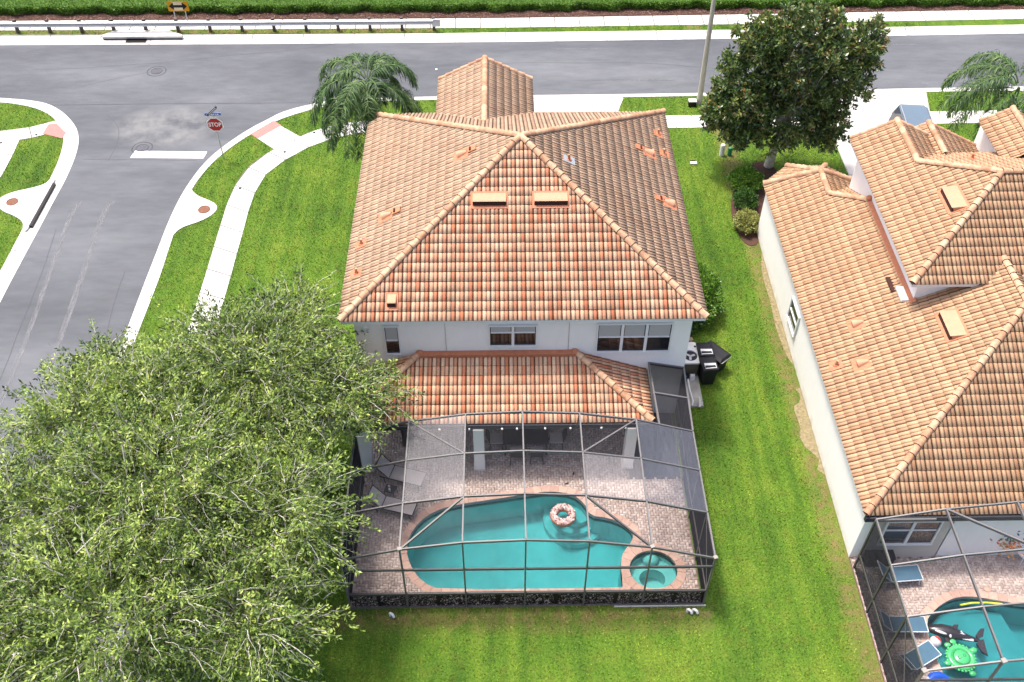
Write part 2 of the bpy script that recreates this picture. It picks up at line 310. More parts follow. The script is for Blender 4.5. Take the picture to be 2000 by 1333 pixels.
    def poly3(s, pts, mt, r=None): s.add(pts, [tuple(range(len(pts)))], mt, r)
    def disc(s, c, r, mt, n=24):
        s.add([(c[0]+r*math.cos(2*math.pi*k/n), c[1]+r*math.sin(2*math.pi*k/n), c[2]) for k in range(n)], [tuple(range(n))], mt)
    def sphere(s, c, rx, ry, rz, mt, n=12, k=8, rot=0):
        rings = []
        for i in range(k+1):
            t = -math.pi/2+math.pi*i/k; t = max(-1.5, min(1.5, t)); a_ = math.cos(t)
            ring = []
            for j in range(n):
                x, y = rx*a_*math.cos(2*math.pi*j/n), ry*a_*math.sin(2*math.pi*j/n)
                ring.append((c[0]+x*math.cos(rot)-y*math.sin(rot), c[1]+x*math.sin(rot)+y*math.cos(rot), c[2]+rz*math.sin(t)))
            rings.append(ring)
        s.loft(rings, mt)
    def torus(s, c, R_, r_, mt, n=28, k=12, fz=1., half=None):
        vs = []; 
        for i in range(n):
            a = 2*math.pi*i/n
            for j in range(k):
                b = 2*math.pi*j/k; vs.append((c[0]+(R_+r_*math.cos(b))*math.cos(a), c[1]+(R_+r_*math.cos(b))*math.sin(a), c[2]+r_*fz*math.sin(b)))
        fs = []
        for i in range(n):
            for j in range(k):
                if half == 'top' and not (0 <= j < k//2): continue
                if half == 'bot' and (0 <= j < k//2): continue
                fs.append((i*k+j, ((i+1) % n)*k+j, ((i+1) % n)*k+(j+1) % k, i*k+(j+1) % k))
        s.add(vs, fs, mt, smooth=True)
    def mesh(s, name):
        me = bpy.data.meshes.new(name); me.from_pydata(s.v, [], s.f)
        for mt in s.mats: me.materials.append(mt)
        me.polygons.foreach_set('material_index', s.m); me.polygons.foreach_set('use_smooth', s.sm)
        a = me.attributes.new('rnd', 'FLOAT', 'FACE'); a.data.foreach_set('value', s.r); me.update(); return me
    def build(s, name, parent=None, loc=None, kind=None, label=None):
        o = link(name, s.mesh(name), parent)
        if loc is not None: o.location = loc
        if kind: o['kind'] = kind
        if label: o['label'] = label
        return o
def np_mesh(name, V, F, mats, rnd=None, uv=None, mi=None):
    """V (n,3), F (m,k) with equal k"""
    V = np.asarray(V, np.float32); F = np.asarray(F, np.int32); me = bpy.data.meshes.new(name); k = F.shape[1]
    me.vertices.add(len(V)); me.vertices.foreach_set('co', V.ravel())
    me.loops.add(F.size); me.loops.foreach_set('vertex_index', F.ravel())
    me.polygons.add(len(F)); me.polygons.foreach_set('loop_start', np.arange(0, F.size, k, dtype=np.int32))
    me.polygons.foreach_set('loop_total', np.full(len(F), k, np.int32))
    for m_ in mats: me.materials.append(m_)
    if mi is not None: me.polygons.foreach_set('material_index', np.asarray(mi, np.int32))
    if uv is not None:
        l = me.uv_layers.new(name='UVMap'); l.data.foreach_set('uv', np.asarray(uv, np.float32).ravel())
    if rnd is not None:
        a = me.attributes.new('rnd', 'FLOAT', 'FACE'); a.data.foreach_set('value', np.asarray(rnd, np.float32))
    me.update(calc_edges=True); me.validate(); return me
def inpoly(X, Y, poly):
    ins = np.zeros(len(X), bool); n = len(poly)
    for i in range(n):
        x0, y0 = poly[i][:2]; x1, y1 = poly[(i+1) % n][:2]
        if y0 == y1: continue
        c = ((y0 > Y) != (y1 > Y)) & (X < (x1-x0)*(Y-y0)/(y1-y0)+x0); ins ^= c
    return ins
def smooth(pts, n=2, closed=False):
    p = [tuple(q[:2]) for q in pts]
    for _ in range(n):
        o = [] if closed else [p[0]]
        for i in range(len(p) if closed else len(p)-1):
            a, b = p[i], p[(i+1) % len(p)]
            o += [(a[0]*.75+b[0]*.25, a[1]*.75+b[1]*.25), (a[0]*.25+b[0]*.75, a[1]*.25+b[1]*.75)]
        if not closed: o.append(p[-1])
        p = o
    return p
def resample(pts, step):
    P = np.array(pts, float); d = np.r_[0, np.cumsum(np.hypot(*np.diff(P, axis=0).T))]
    n = max(1, int(round(d[-1]/step))); t = np.linspace(0, d[-1], n+1)
    return np.c_[np.interp(t, d, P[:, 0]), np.interp(t, d, P[:, 1])]

# ------------------------------------------------------------------ ground, road, kerbs, pavements
DECK = (.5, 12.25, -7.85, .35); NDECK = (17.6, 34., -16., -1.)
rect = lambda b: [(b[0], b[2]), (b[1], b[2]), (b[1], b[3]), (b[0], b[3])]
g = MB(); g.prism([(-900, -900), (900, -900), (900, 900), (-900, 900)], -.2, -.14, M['grass'], holes=[rect(DECK), rect(NDECK)], sides=False); g.build('ground', kind='structure')
kE_road = smooth([(60, 23.9), (40, 23.75), (27.22, 23.55), (19.89, 23.3), (12.39, 23.2), (7.45, 23.17), (2.23, 23.11), (-1.8, 23.0), (-4.0, 22.73), (-4.69, 22.42), (-6.06, 21.8), (-6.82, 20.96), (-7.61, 20.16), (-8.46, 18.95), (-9.14, 17.78), (-9.60, 16.5), (-10.0, 14.54), (-10.16, 12.47), (-10.2, 10.06), (-10.26, 7.99), (-10.29, 5.32), (-10.31, 4.07), (-10.35, 0), (-10.4, -40)], 2)
kE_back = smooth([(60, 23.2), (40, 23.15), (29.34, 23.06), (19.82, 22.89), (12.35, 22.74), (7.45, 22.66), (2.25, 22.65), (-1.8, 22.5), (-3.64, 22.21), (-5.28, 21.39), (-6.32, 20.7), (-7.35, 19.6), (-8.25, 18.35), (-8.92, 17.09), (-9.35, 15.72), (-9.55, 14.7), (-9.64, 13), (-9.64, 10.43), (-9.60, 8.6), (-9.67, 6.53), (-9.73, 4.92), (-9.75, 0), (-9.8, -40)], 2)
kW_road = smooth([(-45, 23.9), (-25, 23.5), (-21.76, 23.32), (-19.44, 22.95), (-18.27, 22.22), (-17.31, 21.18), (-16.63, 20.17), (-16.24, 19.05), (-16.05, 17.66), (-15.99, 15.96), (-16.06, 14.3), (-16.10, 12.5), (-16.18, 10.15), (-16.25, 7.5), (-16.3, 0), (-16.4, -40)], 2)
kW_back = smooth([(-45, 23.2), (-25, 22.9), (-21.57, 22.76), (-19.99, 22.37), (-18.88, 21.83), (-18.0, 21.0), (-17.25, 19.9), (-16.9, 18.6), (-16.73, 17.1), (-16.72, 15.6), (-16.78, 13.5), (-16.83, 11.58), (-16.84, 9.96), (-16.9, 7.5), (-16.95, 0), (-17, -40)], 2)
kN_road = [(-45, 29.0), (-24, 28.93), (-8.65, 28.85), (6.4, 28.9), (20.06, 29.1), (36.97, 29.47), (60, 30.1)]
kN_back = [(-45, 29.98), (-24, 29.93), (-8.82, 29.8), (2.75, 29.78), (20.2, 29.95), (37.29, 30.32), (60, 30.95)]
rd = MB(); rd.prism([(-45, 20), (60, 20), (60, 31), (-45, 31)], -.2, -.088, M['asphalt'], sides=False); rd.build('road', kind='structure')
rd = MB(); rd.prism([(-18, -40), (-9, -40), (-4, 22), (-19, 22)], -.2, -.084, M['asphalt'], sides=False); rd.build('side_road', kind='structure')
def kerb(name, road, back, step=3.0, zr=-.075, zb=.028):
    root = MB(); r0 = resample(road, .5); b0 = resample(back, .5)
    n = min(len(r0), len(b0)); 
    # match by arc fraction
    N = max(len(r0), len(b0)); t = np.linspace(0, 1, N); f = lambda P: np.c_[np.interp(t, np.linspace(0, 1, len(P)), P[:, 0]), np.interp(t, np.linspace(0, 1, len(P)), P[:, 1])]
    r0, b0 = f(r0), f(b0); k = int(step/.5); par = None
    i = 0; segs = []
    while i < N-1:
        j = min(N-1, i+k); mb = MB(); rr, bb = r0[i:j+1].copy(), b0[i:j+1].copy()
        d = (rr[1]-rr[0]); d /= np.hypot(*d); rr[0] += d*.03; bb[0] += d*.03
        prof = [(0, -.2), (0, zr), (.5, zr+.012), (.72, zr+.05), (.82, zb), (1, zb), (1, -.2)]
        rings = [[(rr[q][0]*(1-s)+bb[q][0]*s, rr[q][1]*(1-s)+bb[q][1]*s, z) for s, z in prof] for q in range(len(rr))]
        mb.loft(rings, M['concrete'], close=False, smooth=False)
        cx = rings[0][0]; vis = -27 < cx[0] < 42 and cx[1] > -12
        segs.append((mb, vis)); i = j
    far = MB(); base_o = None
    for mb, vis in segs:
        if not vis:
            for f_ in mb.f: pass
            n0 = len(far.v); far.v += mb.v; far.f += [[n0+q for q in f_] for f_ in mb.f]; far.m += mb.m; far.mats = mb.mats; far.r += mb.r; far.sm += mb.sm
    base_o = far.build(name, kind='structure')
    for mb, vis in segs:
        if vis: mb.build('kerb_segment', base_o)
    return base_o
kerb('south_kerb', kE_road, kE_back); kerb('west_kerb', kW_road, kW_back); kerb('north_kerb', kN_road, kN_back)
# lawns (kerb backs are their outer edge)
lawnE = kE_back+[(60, -40)]
lawnW = kW_back[::-1]+[(-45, -40)][::-1] if False else kW_back+[(-45, -40)]
lawnN = kN_back+[(60, 60), (-45, 60)]
lw = MB(); lw.prism(lawnE, -.15, 0, M['grass'], holes=[rect(DECK), rect(NDECK)]); lw.build('east_lawn', kind='structure')
lw = MB(); lw.prism(lawnW, -.15, 0, M['grass']); lw.build('west_lawn', kind='structure')
lw = MB(); lw.prism(lawnN, -.15, 0, M['grass']); lw.build('north_verge', kind='structure')
# slabs: [name, centre line, half width, slab length]
paved = []           # polygons free of grass
def pavement(name, left, right, step, z=.022, mt='concrete'):
    L, Rr = np.array(left, float), np.array(right, float); l0 = resample(left, step); n = len(l0)
    t = np.linspace(0, 1, n); r0 = resample(right, step); r0 = np.c_[np.interp(t, np.linspace(0, 1, len(r0)), r0[:, 0]), np.interp(t, np.linspace(0, 1, len(r0)), r0[:, 1])]
    bd = MB(); root = None
    paved.append([tuple(p) for p in left]+[tuple(p) for p in right][::-1])
    bd.prism(paved[-1], -.1, z-.016, M['joint_c'], sides=False); root = bd.build(name, kind='structure')
    for i in range(n-1):
        a, b, c, d = l0[i], l0[i+1], r0[i+1], r0[i]; e = (b-a)/np.hypot(*(b-a))*.026
        q = [tuple(a+e), tuple(b-e), tuple(c-e), tuple(d+e)]
        mb = MB(); mb.prism(q, -.05, z+random.uniform(-.003, .003), M[mt]); mb.build('pavement_slab', root)
    return root
def offs(line, h):
    P = resample(line, .5); d = np.gradient(P, axis=0); d /= np.hypot(d[:, 0], d[:, 1])[:, None]; nrm = np.c_[-d[:, 1], d[:, 0]]
    return [tuple(p) for p in P+nrm*h], [tuple(p) for p in P-nrm*h]
cl = smooth([(45, 20.75), (31, 20.62), (18, 20.36), (4, 20.33), (-.8, 20.3), (-2.6, 20.0), (-3.75, 19.4), (-4.6, 18.8), (-5.6, 17.75), (-6.25, 17.0), (-6.7, 16.1), (-7.03, 14.2), (-7.0, 11.8), (-7.03, 9.6), (-7.02, 7.7), (-7.1, 5), (-7.1, -14)], 2)
a, b = offs(cl, .57); pavement('east_footpath', a, b, 1.5)
a, b = offs([(-45, 31.05), (-24, 31.05), (-9, 30.98), (6.4, 30.98), (20.4, 31.22), (38, 31.62), (60, 32.2)], .57); pavement('north_footpath', a, b, 1.5)
a, b = offs(smooth([(-45, 19.3), (-30, 19.25), (-22.5, 19.5), (-20.6, 19.4), (-19.5, 19.55), (-18.4, 20.1), (-17.6, 20.5)], 1), .52); pavement('west_footpath', a, b, 1.5)
a, b = offs(smooth([(-19.95, 19.3), (-19.85, 18.0), (-19.8, 16), (-20.1, 12), (-20.2, -10)], 1), .6); pavement('west_side_footpath', a, b, 1.5, z=.026)
# pedestrian ramp slabs with salmon pads
def flat(name, poly, z, mt, kind='structure', z0=-.05, pave=True, label=None):
    mb = MB(); mb.prism(poly, z0, z, M[mt]); o = mb.build(name, kind=kind, label=label)
    if pave: paved.append(poly)
    return o
flat('ramp_slab', [(-5.98, 18.15), (-7.40, 19.52), (-6.38, 20.62), (-4.75, 19.2)], .03, 'concrete')
flat('ramp_pad', [(-6.95, 19.1), (-7.42, 19.5), (-6.4, 20.72), (-5.92, 20.28)], .036, 'pink')
flat('west_ramp_pad', [(-18.25, 20.55), (-17.85, 20.62), (-17.1, 19.75), (-17.15, 19.25), (-18.3, 19.7)], .036, 'pink')
# driveways
def drive(name, poly, cuts):
    root = flat(name, poly, .006, 'old_concrete'); x0, x1 = min(p[0] for p in poly), max(p[0] for p in poly)
    return root
drive('house_driveway', [(2.9, 12), (12.0, 12), (12.0, 21.2), (12.45, 23.0), (2.4, 22.9), (2.9, 21.2)], 0)
for i, (x0, x1) in enumerate([(2.92, 5.9), (5.93, 8.95), (8.98, 11.98)]):
    for y0, y1 in [(12.4, 15.4), (15.43, 18.4), (18.43, 20.98), (21.0, 22.6)]:
        flat('driveway_slab', [(x0, y0), (x1, y0), (x1, y1), (x0, y1)], .03+.0007*i, 'concrete', kind=None, pave=False).parent = bpy.data.objects['house_driveway']
flat('house_apron', [(2.5, 22.5), (12.4, 22.62), (11.9, 21.1), (2.9, 21.1)], .034, 'concrete')
drive('neighbour_driveway', [(23.0, 12), (28.75, 12), (28.75, 21), (29.2, 23.2), (22.4, 23.1), (23.0, 21)], 0)
for i, (x0, x1) in enumerate([(23.02, 25.85), (25.88, 28.73)]):
    for y0, y1 in [(12.4, 15.6), (15.63, 18.6), (18.63, 22.95)]:
        flat('driveway_slab', [(x0, y0), (x1, y0), (x1, y1), (x0, y1)], .03+.0007*i, 'concrete', kind=None, pave=False).parent = bpy.data.objects['neighbour_driveway']
# storm inlets
E_in = smooth([(-9.60, 15.2), (-9.5, 14.75), (-9.02, 14.25), (-8.52, 14.0), (-8.0, 13.6), (-7.98, 13.05), (-8.50, 12.42), (-9.39, 11.96), (-9.66, 11.4), (-9.72, 10.9), (-9.85, 11), (-9.8, 15.1)], 2, True)
t = thing('storm_drain_apron', 'white concrete drain apron with a rusty round lid between kerb and footpath', 'storm drain', (-8.8, 13.2, 0))
mb = MB(); mb.prism([(x+8.8, y-13.2) for x, y in E_in], -.1, .034, M['concrete']); mb.build('apron_slab', t); paved.append(E_in)
mb = MB(); mb.cyl((.22, .05, .03), .29, .018, M['rust'], 28); mb.torus((.22, .05, .045), .27, .02, M['rust'], 28, 6); mb.build('manhole_lid', t)
W_in = smooth([(-16.44, 15.9), (-16.7, 15.7), (-16.8, 15.35), (-17.3, 15.05), (-18.29, 14.7), (-18.7, 14.22), (-18.6, 13.7), (-18.22, 13.25), (-17.44, 12.85), (-16.92, 12.4), (-16.8, 11.9), (-16.58, 11.7), (-16.55, 12.3), (-16.45, 15.0)], 2, True)
t = thing('storm_inlet', 'white concrete kerb inlet with long dark slot and rusty lid, far left corner', 'storm drain', (-17.4, 13.9, 0))
mb = MB(); mb.prism([(x+17.4, y-13.9) for x, y in W_in], -.1, .06, M['concrete']); mb.build('inlet_slab', t); paved.append(W_in)
mb = MB(); mb.prism([(.83, -1.8), (.97, -1.8), (1.07, 1.5), (.94, 1.5)], -.1, .07, M['signblack']); mb.build('slot', t)
mb = MB(); mb.cyl((-.55, .03, .055), .28, .018, M['rust'], 28); mb.torus((-.55, .03, .072), .26, .02, M['rust'], 28, 6); mb.build('manhole_lid', t)
t = thing('street_inlet', 'long white storm inlet hood with dark mouth under the guardrail', 'storm drain', (-15.5, 29.5, 0))
mb = MB(); hood = [(-2.4, .05), (-1.7, .62), (1.5, .57), (2.42, .05), (2.4, -.14), (-2.2, -.12)]; mb.prism(hood, .05, .17, M['concrete']); mb.build('hood', t); paved.append([(x-15.5, y+29.5) for x, y in hood])
mb = MB(); mb.b2(-2.25, 2.35, -.10, .3, -.05, .049, M['signblack']); mb.b2(-.9, .3, -.42, -.1, -.07, -.035, M['signblack']); mb.build('mouth', t)
# road markings, lids, seams, worn streaks
flat('stop_line', [(-13.25, 17.65), (-13.15, 18.25), (-9.42, 18.12), (-9.5, 17.55)], -.078, 'paint', z0=-.08)
def lid(x, y, z, label):
    t = thing('manhole_cover', label, 'manhole', (x, y, z)); mb = MB(); mb.cyl((0, 0, 0), .33, .008, M['manhole'], 28); mb.torus((0, 0, .006), .31, .015, M['crack'], 28, 6); mb.torus((0, 0, .006), .16, .012, M['skid'], 20, 6); mb.build('cover_plate', t)
    mb = MB(); mb.torus((0, 0, .0), .52, .03, M['crack'], 28, 6, fz=.25); mb.build('collar', t)
lid(-13.84, 25.95, -.086, 'round iron manhole cover in the middle of the main street')
lid(-12.85, 18.5, -.082, 'round iron manhole cover touching the white stop line')
def strip(name, pts, wd, mt, z, parent=None):
    a, b = offs(pts, wd/2); mb = MB()
    for i in range(len(a)-1): mb.add([(*a[i], z), (*a[i+1], z), (*b[i+1], z), (*b[i], z)], [(3, 2, 1, 0)], M[mt])
    return mb.build(name, parent, kind='structure')
for k, (p, wd) in enumerate([([(-14.7, 14.1), (-14.95, 13.2), (-14.75, 10), (-14.3, 4), (-14.2, -3)], .22), ([(-13.2, 14.1), (-13.45, 13.2), (-13.2, 10), (-12.8, 1.4), (-12.7, -4)], .26), ([(-15.9, 5.2), (-15.9, 2), (-15.8, -3)], .1)]):
    strip('tyre_streak', smooth(p, 2), wd, 'skid', -.0795-.0006*k); strip('tyre_streak', [(x+.05, y) for x, y in smooth(p, 2)], .07, 'skid', -.0775-.0006*k)
strip('road_seam', [(-19.5, 22.55), (-12, 22.6), (-4.8, 22.6)], .035, 'crack', -.081)
strip('road_seam', smooth([(-15.5, 21.6), (-14.6, 20.6), (-14.2, 19.2), (-14.3, 17.4)], 2), .03, 'crack', -.0805)
strip('road_seam', [(-15.6, 17.55), (-12, 17.45), (-9.8, 17.35)], .03, 'crack', -.0800)
for p, wd in [([(-22, 27.9), (-21, 27.95)], .07), ([(-23.8, 25.1), (-22.4, 25.1)], .12), ([(9.2, 28.65), (9.9, 28.3), (10.3, 27.9)], .05), ([(8.6, 28.1), (12, 28.05)], .04), ([(28.7, 28.3), (30.2, 28.3)], .08), ([(29, 24.1), (31, 24.15)], .09), ([(12, 24.6), (17.5, 24.7)], .05)]:
    strip('paint_scuff', p, wd, 'skid', -.0835)
for q, (x, y, a_, L) in enumerate([(-21, 26.2, 0, 40), (2, 26.3, 0, 30), (-15.3, 12, -1.5, 16), (-11.3, 9, -1.6, 9), (10, 24.6, .1, 8), (-18, 24.2, .5, 7)]):
    pts = [(x, y)]
    while len(pts) < L: a_ += random.gauss(0, .05); pts.append((pts[-1][0]+.8*math.cos(a_), pts[-1][1]+.8*math.sin(a_)+random.gauss(0, .02))); a_ *= .97 if abs(a_) < 1 else 1
    strip('road_crack', pts, .022, 'crack', -.0826-.0003*q if y > 20 else -.0775)
for x, y, lb in ((8.12, -3.02, 'dark dead leaf on the deck nearer the pool'), (8.42, -2.62, 'dark dead leaf on the deck nearer the porch')):
    pass
mb = MB(); mb.b2(-.05, .05, -.06, .06, 0, .03, M['white']); tag(mb.build('paper_scrap', loc=(2.05, 25.9, -.083)), 'small white scrap lying on the street above the palm', 'litter')

# bare soil against the neighbour's wall
mb = MB(); so_ = [(17.58, 1.6)]+[(17.05+.28*math.sin(k*.9)*.5+.35*abs(k-9)/9+random.uniform(-.07, .07), 1.5-k*.22) for k in range(19)]+[(17.58, -2.7)]; mb.prism(so_, -.02, .012, M['patch'], sides=False); mb.prism(smooth([(17.58, 9.8), (17.3, 8.5), (17.35, 6.5), (17.25, 5), (17.4, 3.2), (17.58, 2.8)], 2), -.02, .010, M['patch'], sides=False); mb.build('bare_soil', kind='structure')
# grass blades
BLD = [(.3, 12.5, -7.95, 12.5), (17.5, 34, -16, 11.4), (2.7, 7.3, 12, 15.6), (18.6, 34, 11, 12.7)]
soil_thin = lambda X, Y: (inpoly(X, Y, so_) & (rng.random(len(X)) < .8))
N = 700000
X = rng.uniform(-25.5, 31, N); Y = rng.uniform(-12.5, 31, N)
keep = inpoly(X, Y, lawnE) | inpoly(X, Y, lawnW) | (Y > 29.85)
Xe, Ye = X+rng.normal(0, .03, N), Y+rng.normal(0, .03, N)
for p in paved: keep &= ~inpoly(Xe, Ye, p)
for b_ in BLD: keep &= ~((X > b_[0]) & (X < b_[1]) & (Y > b_[2]) & (Y < b_[3]))
keep &= ~((X > 12.9) & (X < 13.55) & (Y > .6) & (Y < 3.3)) & ~(((X-17.5)/.7)**2+((Y-13.2)/2.9)**2 < 1)
cx = 5.67+(X-5.67); half = (Y+24.5)*.5+12     # visible wedge only
keep &= np.abs(X-5.9) < (Y+24.5)*.40+14.5*0+ 9.5
bare = (np.abs(X-17.3) < .35) & (rng.random(N) < .6); keep &= ~bare
keep &= ~soil_thin(X+rng.normal(0, .12, N), Y+rng.normal(0, .12, N)); X, Y = X[keep], Y[keep]; n = len(X)
az = rng.uniform(0, 2*np.pi, n); h = rng.uniform(.03, .075, n); wd = rng.uniform(.010, .022, n); ln = rng.uniform(0, .06, n); la = rng.uniform(0, 2*np.pi, n)
V = np.empty((n, 3, 3)); V[:, 0] = np.c_[X-np.cos(az)*wd, Y-np.sin(az)*wd, np.zeros(n)]; V[:, 1] = np.c_[X+np.cos(az)*wd, Y+np.sin(az)*wd, np.zeros(n)]
V[:, 2] = np.c_[X+np.cos(la)*ln, Y+np.sin(la)*ln, h]
tag(link('grass_blades', np_mesh('grass_blades', V.reshape(-1, 3), np.arange(3*n).reshape(n, 3), [M['blades']], rng.random(n))), 'short mown green grass of the lawns', 'grass', kind='stuff')

# ------------------------------------------------------------------ roof tiles
TU, TV_ = .31, .367
CAMP = np.array([5.67, -24.49, 30.09])
def tile_arrays():
    prof = [(0, -.004), (.012, .020), (.040, .038), (.078, .045), (.116, .036), (.146, .014), (.160, .010), (.176, .022), (.206, .040), (.240, .045), (.272, .036), (.298, .016), (.31, -.004)]
    vs = []; L = TV_+.03
    for v, dz in ((0, .026), (L, .0)):
        for u, z in prof: vs.append((u, v, z+dz))
    n = len(prof)
    for u, z in prof: vs.append((u, .004, z+.026-.030))
    F = []; UV = []; mi = []
    for i in range(n-1):
        F.append((i, i+1, n+i+1, n+i)); UV += [(prof[i][0]/TU, 0), (prof[i+1][0]/TU, 0), (prof[i+1][0]/TU, 1), (prof[i][0]/TU, 1)]; mi.append(0)
    for i in range(n-1):
        F.append((2*n+i, 2*n+i+1, i+1, i)); UV += [(.5, .5)]*4; mi.append(1)
    return np.array(vs), np.array(F), np.array(UV), np.array(mi)
TVs, TF, TUV, TMI = tile_arrays()
tile_meshes = {}
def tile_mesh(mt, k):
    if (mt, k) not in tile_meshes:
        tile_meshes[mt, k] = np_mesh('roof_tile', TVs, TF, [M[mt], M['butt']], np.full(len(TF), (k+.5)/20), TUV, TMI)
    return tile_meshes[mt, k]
class Roof:
    def __init__(s, house, mt, n_single=300): s.house = house; s.mt = mt; s.cand = []; s.n = n_single; s.clip = []; s.under = MB(); s.root = None; s.caps = []
    def slope(s, pts, hide=None, org=None, mt=None):
        mt = mt or s.mt
        """pts: corners CCW from above, first edge = eave, convex"""
        P = [Vector(p) for p in pts]; U = (P[1]-P[0]).normalized(); Nn = (P[1]-P[0]).cross(P[-1]-P[0]).normalized(); V = Nn.cross(U)
        O = Vector(org) if org else P[0]; uv = np.array([((p-O).dot(U), (p-O).dot(V)) for p in P]); s.under.poly3([tuple(p-Nn*.03) for p in P], M['deckdark'])
        u0, u1, v1 = math.floor(uv[:, 0].min()/TU+1e-4)*TU, uv[:, 0].max(), uv[:, 1].max(); j0 = int(math.floor(uv[:, 1].min()/TV_+1e-4))
        nu = int(math.ceil((u1-u0)/TU))+1; nv = int(math.ceil(v1/TV_))+1; nu = int(math.ceil((u1-u0)/TU))+1
        edges = []
        for i in range(len(uv)):
            a, b = uv[i], uv[(i+1) % len(uv)]; d = (b-a)/np.hypot(*(b-a)); edges.append((a, np.array([-d[1], d[0]])))
        full, part = [], []
        for j in range(j0, nv):
            for i in range(nu):
                u = u0+i*TU; v = -.03+j*TV_
                cs = np.array([(u, v+.03), (u+TU, v+.03), (u+TU, v+TV_+.03), (u, v+TV_+.03)])
                mn = min((((cs-a)@n_).min() for a, n_ in edges)); mx_ = min((((cs-a)@n_).max() for a, n_ in edges))
                if mx_ < .01: continue
                (full if mn > -.005 else part).append((u, v))
        Rm = np.array([U, V, Nn])
        for u, v in full:
            o = np.array(O+U*u+V*v+Nn*random.uniform(-.004, .004)); k = int(random.random()*20)
            mid = o+np.array(U)*TU/2+np.array(V)*.2; d = CAMP-mid; D = np.linalg.norm(d); sc_ = (np.array(Nn)@d)/D**3
            if hide and hide(mid): sc_ *= .01
            s.cand.append((sc_, o, Rm, (mt, k)))
        if part:
            n = len(part); T = np.concatenate([(TVs+np.array([u, v, 0])) for u, v in part])
            F = np.concatenate([TF+i*len(TVs) for i in range(n)])
            r = np.repeat((np.floor(rng.random(n)*20)+.5)/20, len(TF))
            me = np_mesh('roof_tile_cut', T, F, [M[mt], M['butt']], r, np.tile(TUV, (n, 1)), np.tile(TMI, n))
            bm = bmesh.new(); bm.from_mesh(me)
            for a, n_ in (edges if uv[0][1] > .01 else edges[1:]):
                bmesh.ops.bisect_plane(bm, geom=bm.verts[:]+bm.edges[:]+bm.faces[:], plane_co=(a[0], a[1], 0), plane_no=(-n_[0], -n_[1], 0), clear_outer=True)
            # eave ends
            a, n_ = edges[0]
            bm.to_mesh(me); bm.free()
            mx = Matrix((U, V, Nn)).transposed().to_4x4(); mx.translation = O; me.transform(mx); s.clip.append((mt, me))
    def cap(s, a, b, r=.125, extra=0):
        s.caps.append((Vector(a), Vector(b), r))
    def finish(s, label=None):
        roof = s.under.build('roof', s.house)
        s.cand.sort(key=lambda t: -t[0])
        for sc_, o, Rm, (mt, k) in s.cand[:s.n]:
            mx = Matrix([list(r_) for r_ in Rm]).transposed().to_4x4(); mx.translation = Vector(o)
            link('roof_tile', tile_mesh(mt, k), roof, mx)
        for mt in sorted({c[3][0] for c in s.cand} | {c[0] for c in s.clip}):
            rest = [c for c in s.cand[s.n:] if c[3][0] == mt]
            if rest:
                V = np.concatenate([TVs@Rm+o for _, o, Rm, k in rest]); n = len(rest)
                F = np.concatenate([TF+i*len(TVs) for i in range(n)])
                me = np_mesh('roof_tile', V, F, [M[mt], M['butt']], np.repeat([(k[1]+.5)/20 for *_, k in rest], len(TF)), np.tile(TUV, (n, 1)), np.tile(TMI, n))
                link('roof_tile_field', me, roof)['kind'] = 'stuff'
            bm = bmesh.new()
            for m2, me in s.clip:
                if m2 == mt: bm.from_mesh(me)
            me = bpy.data.meshes.new('roof_tile_cut'); bm.to_mesh(me); bm.free(); me.materials.append(M[mt]); me.materials.append(M['butt'])
            link('cut_roof_tile', me, roof)['kind'] = 'stuff'
        for a, b, r in s.caps:
            d = b-a; L = d.length; n = max(1, int(round(L/.37))); st = L/n; d.normalize()
            sd = d.cross(Vector((0, 0, 1))).normalized(); u = sd.cross(d)
            for i in range(n):
                mx = Matrix((sd, d, u)).transposed().to_4x4(); mx.translation = a+d*(i*st)+u*.03
                link('ridge_tile', cap_mesh(r, random.randrange(5)), roof, mx)
        return roof
capm = {}
def cap_mesh(r, k):
    if (r, k) in capm: return capm[r, k]
    mb = MB(); n = 7; L = .41
    for v, rr, dz in (): pass
    rings = []
    for v, rr, dz in ((0, r*1.06, .03), (L, r*.9, .0)):
        rings.append([(-rr*math.cos(math.pi*i/(n-1)), v, dz+rr*.95*math.sin(math.pi*i/(n-1))-.02) for i in range(n)])
    mb.loft(rings, M['cap'], close=False, caps=False); q = rings[0]; inn = [(x*.9, .004, z-.016) for x, y, z in q]
    mb.add(q+inn, [(i, i+1, n+i+1, n+i) for i in range(n-1)], M['butt']); mb.add(inn, [tuple(range(n))], M['butt'])
    mb.r = [(k+.5)/5]*len(mb.r); capm[r, k] = mb.mesh('ridge_tile'); return capm[r, k]

